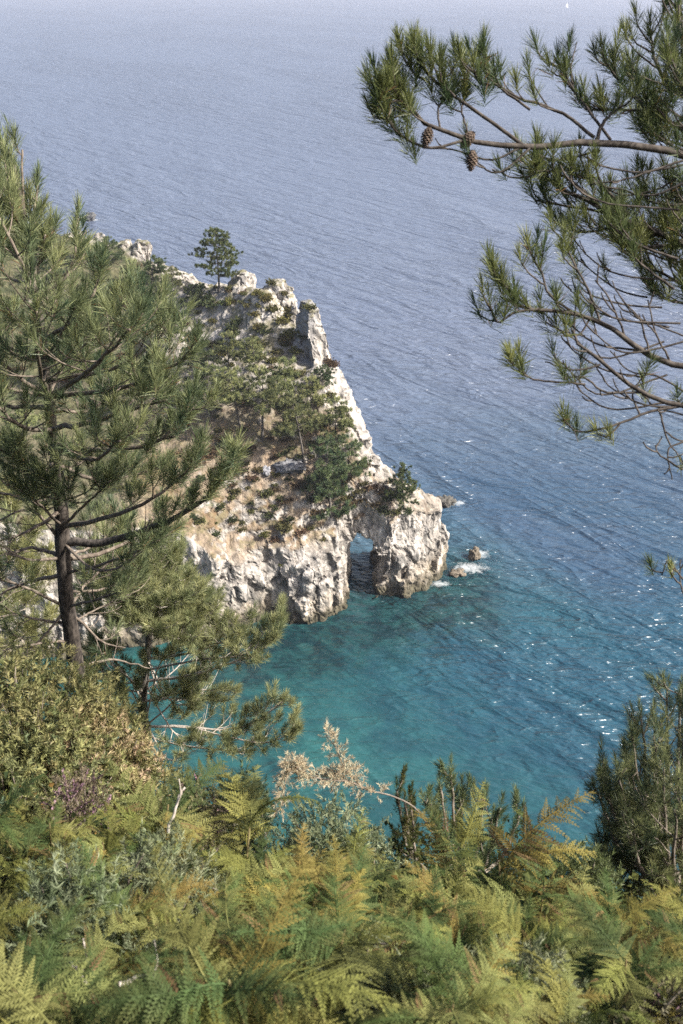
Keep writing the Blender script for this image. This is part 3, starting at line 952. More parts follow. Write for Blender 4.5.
l2(735, [(180, 745, 12.2), (220, 750, 12.0), (250, 752, 11.9)], .014, 9, .3)
for tip in [(105, 650, 11.2), (90, 670, 11.2), (120, 690, 11.6), (175, 690, 11.6), (195, 705, 11.8), (130, 720, 11.8), (165, 655, 11), (215, 700, 12.2), (185, 745, 11.9), (230, 690, 12.0)]:
    l2(rnd.choice([655, 680, 705, 725]), [((146 + tip[0]) / 2, (690 + tip[1]) / 2 + 3, (12 + tip[2]) / 2), tip], .012, 8, .3, start=.4)
for tips in [[(110, 720, 12), (85, 690, 11.8)], [(180, 700, 12.4), (215, 690, 12.6)], [(170, 760, 12), (205, 735, 11.8)], [(120, 750, 12), (90, 735, 11.8)], [(175, 670, 12.4), (200, 640, 12.5)], [(110, 690, 11.6), (75, 700, 11.5)]]:
    pine2.limb([t2at(rnd.choice([690, 715, 740]))] + [at(*p) for p in tips], .012, .003, 10, .4, .1, .1, bare=True, sub=1)
root = empty("pine_tree", tuple(t2[0]), "pale olive pine lower on the slope with branches reaching over the turquoise water", "tree", "foreground pines")
rebase(pine2, root)
pine2.build(root, 85, .0036, mats=(M_bark, M_deadwood, M_needle))
print("pine2 tufts", len(pine2.T))

# ------------------------------------------------------------------ third pine, behind the tall one at the frame's edge
keep3 = [(-300, 440), (0, 470), (40, 500), (58, 560), (60, 640), (30, 690), (-300, 700)]
pine3 = Pine(((0.15, 0.165, 0.075), (0.34, 0.33, 0.145)), lambda p: in_poly(*project(p), keep3))
t3 = [at(*p) for p in [(-20, 800, 11.0), (-18, 700, 10.2), (-12, 600, 9.6), (-8, 530, 9.2), (-10, 470, 8.9)]]
T3 = spline(t3, 24)
pine3.wood.tube(T3, np.linspace(.07, .015, 24), 9, jitter=.06)
for tip in [(20, 500, 9.0), (40, 530, 9.2), (50, 570, 9.4), (30, 600, 9.2), (50, 620, 9.6), (10, 560, 8.9), (15, 640, 9.4), (40, 650, 9.8), (-10, 500, 8.8), (-30, 560, 9), (0, 610, 9), (25, 560, 9.5)]:
    i3 = int(np.argmin(np.abs(np.array([project(p)[1] for p in T3]) - tip[1] - 20)))
    pine3.limb([T3[i3], (T3[i3] + at(*tip)) / 2 - [0, 0, .06], at(*tip)], .014, .005, 7, .3, .115, .12, up=.45, start=.4)
root = empty("pine_tree", tuple(t3[0]), "pale pine at the left frame edge standing behind the lower trunk of the tall pine", "tree", "foreground pines")
rebase(pine3, root)
pine3.build(root, 70, .0032, mats=(M_bark, M_deadwood, M_needle))

# ------------------------------------------------------------------ pine reaching in from the right
pr = Pine(((0.05, 0.078, 0.035), (0.18, 0.19, 0.065)))
pr.wcol = (.33, .33, .34); pr.upb = .75  # bark tint darkened to put backlit shade into the twigs
rb = np.array([2.75, 3.6, float(ground_z(2.75, 3.6)) - .1])
TR = spline([rb, rb + [.03, .05, 1.8], rb + [-.05, .1, 3.2], rb + [.0, .12, 4.6], rb + [.1, .2, 6.3], rb + [.1, .2, 7.6]], 30)
pr.wood.tube(TR, np.linspace(.14, .05, 30), 12, jitter=.05)
def trz(z_):
    return TR[int(np.argmin(np.abs(TR[:, 2] - z_)))]
def rl(z0, tips, r0, r1=.004, n=8, sl=.18, nl=.105, shoot=.085, **kw):
    pts = ([trz(z0)] if z0 else []) + [at(*p) for p in tips]
    kw['end_tufts'] = max(2, kw.get('end_tufts', 3) - 1)
    kw.setdefault('sub', 0)
    pr.limb(pts, r0, r1, int(n * .9), sl * .9, nl * .69, shoot * .8, **kw)
T0 = 3.7
# main limb A
rl(59.3, [(760, 168, 3.85), (683, 152, 3.8), (600, 142, 3.75), (520, 146, 3.7), (470, 139, 3.65), (425, 122, 3.6), (405, 100, 3.58)], .019, .005, 3, .12, start=.82, end_tufts=3)
rl(0, [(525, 147, 3.7), (490, 120, 3.68), (455, 97, 3.65), (434, 80, 3.6), (422, 66, 3.58)], .0075, .0045, 6, .13, start=.6, end_tufts=5, up=.8)
rl(0, [(470, 139, 3.65), (430, 148, 3.62), (402, 136, 3.6), (390, 122, 3.58)], .0055, .004, 5, .12, start=.62, end_tufts=5)
rl(0, [(420, 118, 3.6), (402, 100, 3.58), (392, 82, 3.55)], .005, .004, 5, .09, start=.4, end_tufts=4)
rl(0, [(405, 100, 3.58), (386, 102, 3.55), (378, 92, 3.5)], .005, .004, 5, .09, start=.4, end_tufts=4)
rl(0, [(440, 100, 3.65), (462, 88, 3.7), (464, 72, 3.72)], .005, .004, 4, .1, start=.5, end_tufts=4)
rl(0, [(530, 110, 3.74), (500, 88, 3.72), (487, 76, 3.7), (483, 62, 3.7)], .005, .004, 4, .1, start=.5, end_tufts=4)
rl(0, [(595, 138, 3.75), (560, 112, 3.75), (520, 98, 3.74), (490, 80, 3.72)], .007, .004, 7, .12, start=.3, end_tufts=2)
rl(0, [(470, 138, 3.66), (462, 112, 3.7), (466, 95, 3.75)], .004, .003, 2, .08, start=.5, end_tufts=2)
rl(0, [(440, 128, 3.62), (438, 108, 3.65), (450, 96, 3.67)], .004, .003, 3, .08, start=.4, end_tufts=2)
rl(0, [(596, 140, 3.75), (605, 120, 3.74), (622, 105, 3.72)], .008, .005, 3, .12, start=.5, end_tufts=2)
rl(0, [(610, 140, 3.78), (585, 105, 3.8), (565, 80, 3.82), (558, 62, 3.84)], .006, .004, 6, .13, start=.35, end_tufts=4)
rl(0, [(575, 95, 3.8), (571, 70, 3.8), (577, 42, 3.8)], .0035, .002, 0, .1, bare=True)
rl(0, [(683, 130, 3.9), (650, 110, 3.92), (625, 88, 3.95), (605, 60, 3.97)], .009, .005, 11, .16, start=.2, end_tufts=4)
rl(0, [(650, 112, 3.92), (620, 110, 3.9), (590, 110, 3.9)], .006, .004, 8, .14, start=.2, end_tufts=3)
rl(60.2, [(760, 90, 4.0), (700, 60, 4.0), (680, 30, 4.0), (678, 5, 4.0)], .016, .006, 10, .2, start=.45, end_tufts=4)
rl(0, [(710, 100, 4.0), (675, 90, 4.05), (655, 60, 4.1), (650, 30, 4.1)], .009, .005, 12, .17, start=.2, end_tufts=4)
rl(0, [(720, 150, 4.1), (690, 120, 4.2), (660, 130, 4.3), (640, 100, 4.3)], .009, .005, 12, .17, start=.2, end_tufts=4)
rl(0, [(720, 110, 3.7), (690, 95, 3.7), (675, 70, 3.7)], .009, .005, 9, .17, start=.2, end_tufts=4)
for a_, b_ in [((410, 108), (388, 80)), ((405, 112), (380, 118)), ((418, 115), (404, 88)), ((455, 97), (442, 66)), ((490, 85), (474, 70)), ((424, 80), (408, 58))]:
    rl(0, [(a_[0], a_[1], 3.59), ((a_[0] + b_[0]) / 2 - 3, (a_[1] + b_[1]) / 2 + 4, 3.6), (b_[0], b_[1], 3.6)], .0045, .0035, 4, .08, start=.5, end_tufts=4)
# drooping bare twigs under A
for pts in [[(683, 165, 3.8), (640, 172, 3.8), (600, 165, 3.8), (575, 150, 3.8)], [(683, 172, 3.8), (660, 188, 3.85), (620, 195, 3.85), (585, 172, 3.85), (560, 170, 3.85)], [(683, 160, 3.7), (630, 178, 3.7), (590, 185, 3.75)],
            [(530, 148, 3.7), (500, 172, 3.7), (480, 165, 3.7), (470, 150, 3.68)], [(520, 148, 3.7), (490, 160, 3.7), (455, 150, 3.7), (430, 148, 3.68)], [(690, 180, 3.75), (650, 196, 3.8), (615, 188, 3.85), (600, 200, 3.9)],
            [(600, 150, 3.78), (560, 160, 3.8), (530, 155, 3.8), (508, 170, 3.8)]]:
    rl(0, pts, .0045, .0025, 3, .1, bare=True, sub=0, spreadz=.1)
# limb C
rl(58.9, [(760, 280, 3.9), (683, 246, 3.9), (640, 226, 3.9), (590, 203, 3.88), (555, 185, 3.85), (540, 170, 3.85)], .017, .005, 14, .15, start=.4, end_tufts=4)
rl(0, [(640, 226, 3.9), (600, 212, 3.95), (560, 205, 3.98), (535, 200, 4.0)], .006, .004, 8, .13, start=.3, end_tufts=3)
rl(0, [(600, 206, 3.88), (570, 180, 3.8), (545, 170, 3.75), (525, 178, 3.7)], .006, .004, 9, .12, start=.3, end_tufts=4)
rl(0, [(630, 215, 3.85), (600, 185, 3.85), (575, 175, 3.85)], .006, .004, 8, .12, start=.3, end_tufts=3)
rl(0, [(660, 236, 3.92), (620, 228, 3.96), (585, 232, 4.0), (560, 225, 4.0)], .006, .004, 7, .13, start=.3, end_tufts=3)
rl(0, [(710, 240, 4.0), (690, 210, 4.0), (675, 190, 4.0)], .008, .004, 8, .14, start=.3, end_tufts=4)
rl(0, [(720, 260, 4.0), (690, 250, 4.1), (668, 240, 4.15), (655, 215, 4.2)], .008, .004, 10, .14, start=.3, end_tufts=4)
rl(0, [(720, 300, 4.0), (685, 285, 4.0), (655, 270, 4.0), (632, 255, 4.0)], .008, .004, 11, .14, start=.25, end_tufts=4)
rl(0, [(720, 320, 4.0), (690, 305, 4.0), (668, 300, 4.0), (650, 290, 4.0)], .007, .004, 8, .14, start=.25, end_tufts=3)
for k_ in range(24):
    x_ = rnd.uniform(605, 720); y_ = rnd.choice([rnd.uniform(60, 140), rnd.uniform(180, 300), rnd.uniform(200, 260)]); t_ = rnd.uniform(3.7, 4.3)
    rl(0, [(x_ + rnd.uniform(40, 90), y_ + rnd.uniform(10, 40), t_), (x_ + 20, y_ + 16, t_), (x_, y_, t_ + .05)], .0055, .0035, 5, .12, start=.3, end_tufts=3)
for k_ in range(22):
    x_ = rnd.uniform(560, 690); y_ = rnd.uniform(170, 420); t_ = rnd.uniform(3.65, 4.0)
    rl(0, [(x_ + rnd.uniform(50, 110), y_ + rnd.uniform(-5, 35), t_), (x_ + 30, y_ + rnd.uniform(8, 24), t_), (x_, y_, t_), (x_ - 8, y_ - 10, t_)], .0042, .002, 4, .1, bare=True, sub=0)
# limb D
rl(58.3, [(760, 380, 3.75), (683, 366, 3.75), (640, 350, 3.72), (605, 325, 3.7), (570, 312, 3.68), (530, 309, 3.66), (505, 300, 3.64)], .015, .005, 6, .12, start=.55, end_tufts=4)
rl(0, [(575, 313, 3.68), (550, 295, 3.68), (540, 270, 3.68), (532, 258, 3.68)], .005, .0035, 5, .1, start=.35, end_tufts=3)
rl(0, [(540, 309, 3.66), (515, 312, 3.65), (498, 322, 3.64), (490, 305, 3.62)], .005, .0035, 4, .1, start=.35, end_tufts=3)
rl(0, [(530, 308, 3.66), (510, 290, 3.64), (494, 278, 3.62)], .005, .0035, 5, .1, start=.35, end_tufts=4)
rl(0, [(600, 322, 3.7), (588, 290, 3.7), (570, 255, 3.72), (565, 240, 3.72)], .005, .0035, 4, .1, start=.35, end_tufts=2)
rl(0, [(590, 318, 3.7), (578, 335, 3.7), (560, 330, 3.7), (545, 322, 3.7)], .004, .003, 3, .1, start=.4, end_tufts=2)
for pts in [[(640, 350, 3.72), (600, 345, 3.75), (570, 325, 3.75), (560, 318, 3.75)], [(625, 338, 3.72), (610, 300, 3.7), (595, 280, 3.7)], [(650, 355, 3.72), (640, 320, 3.7), (622, 300, 3.68)], [(670, 362, 3.74), (655, 330, 3.75), (648, 300, 3.78)]]:
    rl(0, pts, .0045, .0025, 3, .1, bare=True, sub=0)
# limb E and F, mostly bare
rl(57.9, [(760, 420, 3.7), (683, 406, 3.7), (640, 392, 3.68), (605, 365, 3.66), (580, 345, 3.66), (572, 330, 3.66)], .013, .004, 5, .14, start=.45, bare=True, sub=0)
rl(0, [(640, 392, 3.68), (605, 392, 3.68), (585, 378, 3.68), (566, 377, 3.68)], .0045, .003, 2, .08, start=.7, end_tufts=3)
rl(0, [(585, 384, 3.68), (555, 382, 3.66), (530, 378, 3.65), (512, 362, 3.64)], .0045, .003, 4, .07, start=.55, end_tufts=3)
rl(0, [(683, 406, 3.7), (650, 412, 3.7), (615, 425, 3.7), (580, 432, 3.7), (568, 424, 3.7)], .006, .003, 2, .07, start=.75, end_tufts=3)
rl(0, [(620, 424, 3.7), (608, 436, 3.7), (598, 434, 3.7)], .004, .003, 1, .06, start=.6, end_tufts=1)
for pts in [[(660, 412, 3.7), (668, 440, 3.7), (683, 462, 3.7)], [(690, 440, 3.7), (668, 450, 3.7), (672, 480, 3.7)], [(640, 415, 3.7), (632, 395, 3.7), (640, 380, 3.7)], [(683, 470, 3.7), (660, 455, 3.7), (655, 445, 3.7)],
            [(700, 600, 3.8), (680, 575, 3.8), (668, 560, 3.8), (662, 575, 3.8)], [(700, 610, 3.8), (682, 590, 3.8), (680, 560, 3.8)], [(600, 365, 3.66), (575, 370, 3.66), (545, 362, 3.66)], [(690, 395, 3.7), (655, 375, 3.7), (630, 372, 3.7), (610, 350, 3.7)]]:
    rl(0, pts, .0042, .0022, 3, .09, bare=True, sub=0)
root = empty("pine_tree", tuple(rb), "pine at the right edge whose long bare-twigged branches with cones overhang the sea", "tree", "foreground pines")
rebase(pr, root)
pr.build(root, 70, .0023, brown=.03, a0=66, a1=10, spread=13)
print("right pine tufts", len(pr.T))


# pine cones hang on the limb: parts of the tree
def cone_mesh():
    g_ = Geo()
    Lc, Rc = .068, .0215
    n = 90
    for i in range(n):
        u = (i + .5) / n
        z_ = -Lc * u
        r_ = Rc * math.sin(math.pi * min(1, (u * .86 + .12))) ** .75
        a = i * 2.39996
        ca, sa = math.cos(a), math.sin(a)
        o = np.array([ca, sa, 0]); s_ = np.array([-sa, ca, 0])
        w_ = .007 * (.6 + .5 * math.sin(math.pi * u))
        b_ = np.array([0, 0, z_])
        v = [b_ + o * r_ * .3 - s_ * w_ * .6, b_ + o * r_ * .3 + s_ * w_ * .6, b_ + o * r_ + s_ * w_ + [0, 0, -.004], b_ + o * r_ - s_ * w_ + [0, 0, -.004], b_ + o * (r_ + .003) + [0, 0, -.009]]
        k_ = rnd.uniform(.7, 1.3)
        g_.add(v, [(0, 1, 2, 3)], [(3, 2, 4)], (k_, k_, k_))
    zz = np.linspace(0, -Lc, 8)
    g_.tube([(0, 0, q) for q in zz], [.006] + [Rc * .75 * math.sin(math.pi * min(1, (j / 7. * .86 + .12))) ** .75 for j in range(1, 8)], 8, (.6, .6, .6))
    return g_.mesh("pine_cone", M_cone, False)


cm = cone_mesh()
for (px, py, t_, rx, ry) in [(474, 132, 3.63, R(35), R(20)), (473, 150, 3.62, R(6), R(4)), (430, 127, 3.59, R(-4), R(-16))]:
    c = link("pine_cone", cm, root)
    c.location = at(px, py, t_) - np.array(root.location)
    c.rotation_euler = (rx, ry, rnd.uniform(0, 6))

# ------------------------------------------------------------------ young pines by the ferns
def young(label, base_px, tops, green, nl=.075, n=110, width=.002, shoot=.13, r0=.02, side=7, sl=.2, up=.75, upb=.25):
    pb = Pine(green); pb.upb = upb
    b0 = at(*base_px)
    for tp in tops:
        e = at(*tp)
        m_ = (b0 + e) / 2 + np.array([0, 0, -.12]) + (e - b0) * [.12, .12, 0]
        pb.limb([b0, m_, e], r0, .005, side, sl, nl, shoot, start=.25, up=up, end_tufts=3, sub=2)
    rt = empty("young_pine", tuple(b0), label, "tree", "young pines among the ferns")
    rebase(pb, rt)
    pb.build(rt, n, width)
    return rt


young("dark bushy young pine at the lower right edge above the ferns", (690, 900, 5.3),
      [(602, 775, 5.0), (612, 800, 5.2), (640, 715, 5.2), (625, 755, 5.1), (655, 735, 4.8), (668, 690, 5.3), (685, 720, 5.0), (645, 790, 4.8), (665, 770, 4.7), (675, 810, 4.6), (630, 820, 4.7), (640, 840, 5.0), (690, 760, 4.7), (720, 700, 5.2), (730, 760, 4.9), (655, 820, 5.4), (610, 830, 5.4), (682, 690, 5.2), (596, 790, 5.1), (600, 850, 5.2), (632, 735, 5.0), (618, 775, 4.9)],
      ((0.055, 0.08, 0.042), (0.24, 0.25, 0.11)), side=9, sl=.19, n=70, up=.3, upb=.0, nl=.065)
young("small young pine with upright candle shoots rising behind the fern crest", (470, 880, 4.7),
      [(440, 785, 4.6), (451, 772, 4.6), (462, 790, 4.7), (484, 795, 4.7), (500, 808, 4.6), (430, 800, 4.6), (520, 815, 4.8)], ((0.10, 0.14, 0.07), (0.20, 0.22, 0.10)), nl=.045, n=120, shoot=.14, side=3, sl=.12, r0=.012)
young("low young pine sprig beside the dead gorse stem", (425, 870, 4.6), [(397, 790, 4.5), (405, 802, 4.5), (412, 810, 4.4)], ((0.06, 0.085, 0.03), (0.12, 0.11, 0.04)), nl=.03, n=120, shoot=.13, side=4, sl=.1, r0=.01)

# ------------------------------------------------------------------ bracken
def frond_mesh(seed, L=.7, Wd=.27, a0=55, a1=-18, col=(0.15, 0.165, 0.045), tipc=(0.2, 0.17, 0.05)):
    r = np.random.default_rng(seed)
    g_ = Geo()
    n = 26
    s = np.linspace(0, 1, n)
    el = np.radians(a0 + (a1 - a0) * s ** .9)
    st = L / (n - 1)
    y_ = np.concatenate([[0], np.cumsum(np.cos(el[:-1]) * st)]); z_ = np.concatenate([[0], np.cumsum(np.sin(el[:-1]) * st)])
    xb = .03 * np.sin(s * 3 + seed) * L
    rach = np.stack([xb, y_, z_], -1)
    g_.tube(rach, np.linspace(.0035, .0008, n), 4, np.array(col) * 1.1)
    tan = unit(np.gradient(rach, axis=0))
    npair = 21
    V_, Q_, C_l = [], [], []
    for i in range(npair):
        u = .1 + .88 * (i / (npair - 1)) ** .92
        j = min(n - 1, int(u * (n - 1)))
        p = rach[j]; t = tan[j]
        for sg in (-1, 1):
            ln = Wd * (1 - u) ** .75 * (1.0 if u > .16 else .85) * r.uniform(.88, 1.08) + .012
            if r.random() < .07: continue
            if r.random() < .12: ln *= r.uniform(.4, .8)
            burnt = r.random() < .035
            side = np.array([sg, 0, 0.0])
            nrm = unit(np.cross(side, t)) * sg
            if nrm[2] < 0: nrm = -nrm
            ang = R(62 - 22 * u) + r.normal() * .13
            d = side * math.sin(ang) + t * math.cos(ang) + nrm * r.normal() * .22
            droop = r.uniform(.0, .55)
            m = max(5, int(ln / .0095))
            q = np.linspace(0, 1, m)
            ax = p + d * (ln * q)[:, None] - np.array([0, 0, 1.0]) * (droop * ln * q ** 2)[:, None]
            dt = unit(np.gradient(ax, axis=0)) if m > 1 else d[None]
            pw = unit(np.cross(nrm, dt))
            pl = np.minimum(.19 * ln, .03) * (1 - q ** 1.6) * (0.75 + .25 * np.sin(np.pi * np.clip(q * 1.3 + .2, 0, 1))) + .003
            tw = r.normal(0, .22)
            for ss in (-1, 1):
                dd = unit(pw * ss * .86 + dt * .5 + nrm * (tw * ss + r.normal(0, .12, (m, 1))))
                b_ = ax
                tip = b_ + dd * pl[:, None]
                wid = (ln / m * .52) * dt
                v = np.stack([b_ - wid * .95, b_ + dd * (pl * .5)[:, None] + wid * .95, tip, b_ + dd * (pl * .55)[:, None] - wid * .8], 1)
                V_.append(v.reshape(-1, 3))
                k_ = np.clip(1 + r.normal(0, .12) + r.normal(0, .08, (m, 1)), .5, 1.6)
                c = (np.array(col) * (1 - .5 * u * q[:, None]) + np.array(tipc) * .5 * u * q[:, None]) * k_
                if burnt: c = np.array([0.15, 0.10, 0.045]) * k_
                C_l.append(np.repeat(c, 4, 0))
            g_.tube([ax[0], ax[m // 2], ax[-1]], [.0016, .001, .0004], 3, np.array(col) * 1.05)
    v = np.vstack(V_)
    q = np.arange(len(v)).reshape(-1, 4)
    g_.add(v, q, None, np.clip(np.vstack(C_l), .01, .5))
    return g_.mesh("frond", M_fern, False)


greens = [(0.105, 0.115, 0.030), (0.165, 0.165, 0.045), (0.062, 0.09, 0.028), (0.16, 0.165, 0.055), (0.05, 0.076, 0.026), (0.17, 0.135, 0.038)]
fronds = []
for k in range(18):
    fronds.append(frond_mesh(100 + k, rnd.uniform(.34, .54), rnd.uniform(.12, .18), rnd.uniform(25, 75), rnd.uniform(-55, 5), greens[k % 6], (0.16, 0.155, 0.045) if k % 4 else (0.20, 0.125, 0.04)))
sg = Geo(); sg.tube([(0, 0, -.45), (0.01, 0, -.2), (0, .01, 0.02)], [.006, .005, .004], 5, (0.16, 0.13, 0.06)); stem_me = sg.mesh("stem", M_fern)
protos = []


def make_fern(k, hgt):
    rt = empty("fern", (0, 0, -50), "x", "fern", "bracken ferns on the bank")
    st = link("stem", stem_me, rt); st.scale = (1, 1, hgt)
    nf = rnd.choice([4, 5, 6, 6])
    a = rnd.uniform(0, 6.28)
    for i in range(nf):
        fr = link("frond", rnd.choice(fronds), rt)
        fr.rotation_euler = (rnd.gauss(0, .15), rnd.gauss(0, .2), a + i * 6.283 / nf + rnd.gauss(0, .3))
        fr.location = (0, 0, -.045 * i)
        s_ = rnd.uniform(.75, 1.1); fr.scale = (s_, s_, s_)
    return rt


fern_protos = [make_fern(k, 1.0) for k in range(14)]
used = set()
FERN_SHARED = "yellow-green bracken fern with arching feathery fronds in the foreground bank"
fern_spots = []
# crest ferns seen against the water (px, py, t, scale, label)
crest_ferns = [
    (505, 838, 3.5, 1.0, "tall pale bracken fern standing highest on the crest right of the young candle pine"),
    (455, 835, 3.6, .95, "pale bracken fern on the crest directly below the young candle pine"),
    (395, 880, 3.1, 1.05, "bracken fern with one long near-horizontal frond below the dead gorse branch"),
    (300, 850, 3.2, .9, "bracken fern on the crest under the left end of the dead gorse branch"),
    (245, 800, 3.6, .95, "bracken fern with upright fronds left of the dead gorse, by the turquoise water"),
    (575, 925, 3.0, .85, "large bracken fern with combed parallel leaflets at lower right, under the dark young pine"),
    (650, 930, 3.2, .65, "bracken fern tucked against the base of the dark young pine"),
    (350, 845, 3.5, .85, "small bracken fern on the crest between dead gorse and candle pine"),
    (165, 780, 3.7, .95, "bracken fern growing below the trunk of the olive pine"),
    (545, 862, 3.4, .85, "short bracken fern where the crest dips towards the sea at right"),
]
for i, (px, py, t_, s_, lb) in enumerate(crest_ferns):
    p = at(px, py, t_) - np.array([0, 0, .16 * s_])
    dup(fern_protos[i % 14], p, rnd.uniform(0, 6.28), s_ * 1.0, lb, (rnd.gauss(0, .12), rnd.gauss(0, .12)))
# the rest of the bank
cnt = 0
tries = 0
while cnt < 200 and tries < 12000:
    tries += 1
    y_ = rnd.uniform(1.1, 5.2); x_ = rnd.uniform(-2.3, 2.2) * (.35 + y_ * .2)
    hgt = rnd.uniform(.4, .9)
    z_ = float(ground_z(x_, y_)) + hgt
    px, py = project((x_, y_, z_))
    if not (-60 < px < 745 and 790 < py < 1100): continue
    lim = np.interp(px, [0, 150, 230, 300, 400, 520, 560, 620, 683], [770, 800, 825, 865, 860, 860, 890, 895, 880])
    if py < lim + 30: continue
    if np.linalg.norm(np.array([x_, y_, z_]) - CAM) < 1.55: continue
    o = fern_protos[cnt % 14]
    dup(o, (x_, y_, z_), rnd.uniform(0, 6.28), rnd.uniform(.4, .78), FERN_SHARED, (rnd.gauss(0, .15), rnd.gauss(0, .15)))
    cnt += 1
for o in fern_protos:
    for c in list(o.children): bpy.data.objects.remove(c)
    bpy.data.objects.remove(o)
print("ferns", cnt)

# ------------------------------------------------------------------ gorse, heath and other low bushes
def sprig_bush(name, label, cat, group, base, radius, height, n, col, col2, slen=.22, spine=.022, ns=90, width=.0022, parts=('stems', 'foliage'), flower=None, keep=None, lean=(0, 0)):
    base = np.asarray(base, float)
    rt = empty(name, tuple(base), label, cat, group)
    w_ = Geo(); lf = Geo()
    pos, ax = [], []
    n = n * 5
    for i in range(n):
        a = rnd.uniform(0, 6.283); rr = radius * math.sqrt(rnd.random())
        el = 1 - (rr / radius) ** 2
        tip = np.array([math.cos(a) * rr + lean[0] * height, math.sin(a) * rr + lean[1] * height, height * (.45 + .55 * el ** .5) * rnd.uniform(.75, 1.05)])
        tip = tip * rnd.choice([1, 1, .93, .85, .7])
        if keep is not None and not keep(base + tip): continue
        d = unit(tip * [1.2, 1.2, .5] / height + UPV * .35 + rng.standard_normal(3) * .42)
        pos.append(tip - d * slen * .8); ax.append(d)
        if i % 12 == 0:
            w_.tube(bez(np.zeros(3), tip * [.3, .3, .4], tip - d * slen * 1.4, tip - d * slen * .2, 6), np.linspace(.007, .002, 6), 4, (1, 1, 1))
    pos, ax = np.array(pos), np.array(ax)
    k = rng.random((len(pos), 1))
    tn = np.array(col) * (1 - k) + np.array(col2) * k
    needles(lf, pos, ax, slen * rng.uniform(.7, 1.2, len(pos)), spine, int(ns * .6), tn, width * 1.35, 66, 35, 0, 14, .22)
    if flower:
        sel = rng.random(len(pos)) < flower[1]
        needles(lf, pos[sel], ax[sel], slen, .008, 60, np.array(flower[0]), .006, 70, 40, 0, 15, .25)
    link(parts[0], w_.mesh(parts[0], M_twig), rt)
    link(parts[1], lf.mesh(parts[1], M_gorse, False), rt)
    return rt


yel = ((0.10, 0.125, 0.045), (0.31, 0.29, 0.12))
tan_ = ((0.24, 0.19, 0.11), (0.40, 0.30, 0.19))
blue = ((0.09, 0.115, 0.055), (0.20, 0.215, 0.125))
dk = ((0.045, 0.065, 0.035), (0.09, 0.11, 0.05))
def base_under(px, py, t_, hgt):
    p = at(px, py, t_); return (p[0], p[1], p[2] - hgt)
GB = "gorse and heath bushes on the bank"
sprig_bush("gorse_bush", "big yellow-green gorse bush bulging at the left edge below the tall pine trunk", "bush", GB, base_under(12, 682, 4.7, 1.1), .62, 1.15, 400, *yel, slen=.085, spine=.028, ns=60, width=.0032)
sprig_bush("gorse_bush", "gorse bush drying to tan at its tips, right under the tall pine trunk", "bush", GB, base_under(80, 722, 4.7, 1.0), .38, 1.0, 220, yel[1], tan_[1], slen=.08, spine=.028, ns=60, width=.0032)
sprig_bush("gorse_bush", "dark green gorse bush at the left edge under the big yellow-green one", "bush", GB, base_under(-5, 760, 4.3, .9), .6, .95, 230, dk[1], yel[1], slen=.09, spine=.026, ns=60, width=.003)
sprig_bush("gorse_bush", "tan and olive heath bush left of the bracken crest below the tan-tipped gorse", "bush", GB, base_under(112, 765, 4.7, .95), .45, .95, 180, yel[0], yel[1], slen=.08, spine=.026, ns=60, width=.003)
sprig_bush("gorse_bush", "small dark gorse bush against the turquoise water left of the dead gorse", "bush", GB, base_under(240, 778, 4.6, .6), .17, .62, 60, *dk, slen=.15, spine=.022, ns=90, width=.0026)
sprig_bush("gorse_bush", "grey-green gorse bush on the crest under the dead gorse branch", "bush", GB, base_under(330, 828, 4.2, .6), .3, .65, 80, *blue, slen=.15, spine=.022, ns=100, width=.0026)
sprig_bush("gorse_bush", "grey-green gorse shoots at the lower left corner", "bush", GB, base_under(60, 890, 2.7, .55), .22, .6, 55, *blue, slen=.2, spine=.022, ns=120, width=.0022)
sprig_bush("gorse_bush", "upright grey-green gorse shoots in the middle of the left fern bank", "bush", GB, base_under(160, 848, 3.1, .55), .2, .6, 30, *blue, slen=.2, spine=.022, ns=120, width=.0022)
sprig_bush("gorse_bush", "grey-green gorse shoots at the bottom edge between the ferns", "bush", GB, base_under(390, 985, 2.3, .45), .2, .5, 45, *blue, slen=.18, spine=.02, ns=120, width=.002)
sprig_bush("gorse_bush", "grey-green gorse shoots below the large combed fern at lower right", "bush", GB, base_under(520, 985, 2.4, .45), .2, .5, 40, *blue, slen=.18, spine=.02, ns=120, width=.002)
sprig_bush("gorse_bush", "small gorse shoots in the gap of the crest beside the dark young pine", "bush", GB, base_under(585, 850, 4.2, .5), .18, .5, 40, yel[0], dk[1], slen=.16, spine=.024, ns=90, width=.0024)
HB = "purple heather clumps"
pur = (0.26, 0.16, 0.19)
sprig_bush("heather_clump", "purple-flowering heather at the left among tan heath, above the ferns", "heather", HB, base_under(72, 775, 3.9, .4), .13, .42, 22, (0.12, 0.10, 0.06), (0.17, 0.14, 0.09), slen=.12, spine=.012, ns=80, flower=(pur, .2))
sprig_bush("heather_clump", "pink heather sprigs on the crest by the turquoise water, right of the olive pine trunk", "heather", HB, base_under(195, 795, 3.9, .4), .14, .45, 36, (0.13, 0.12, 0.06), (0.2, 0.17, 0.1), slen=.12, spine=.012, ns=80, flower=(pur, .2))
sprig_bush("heather_clump", "purple heather in the bottom right corner", "heather", HB, base_under(672, 1000, 2.4, .35), .12, .4, 30, (0.1, 0.09, 0.05), (0.15, 0.13, 0.08), slen=.1, spine=.012, ns=80, flower=(pur, .2))

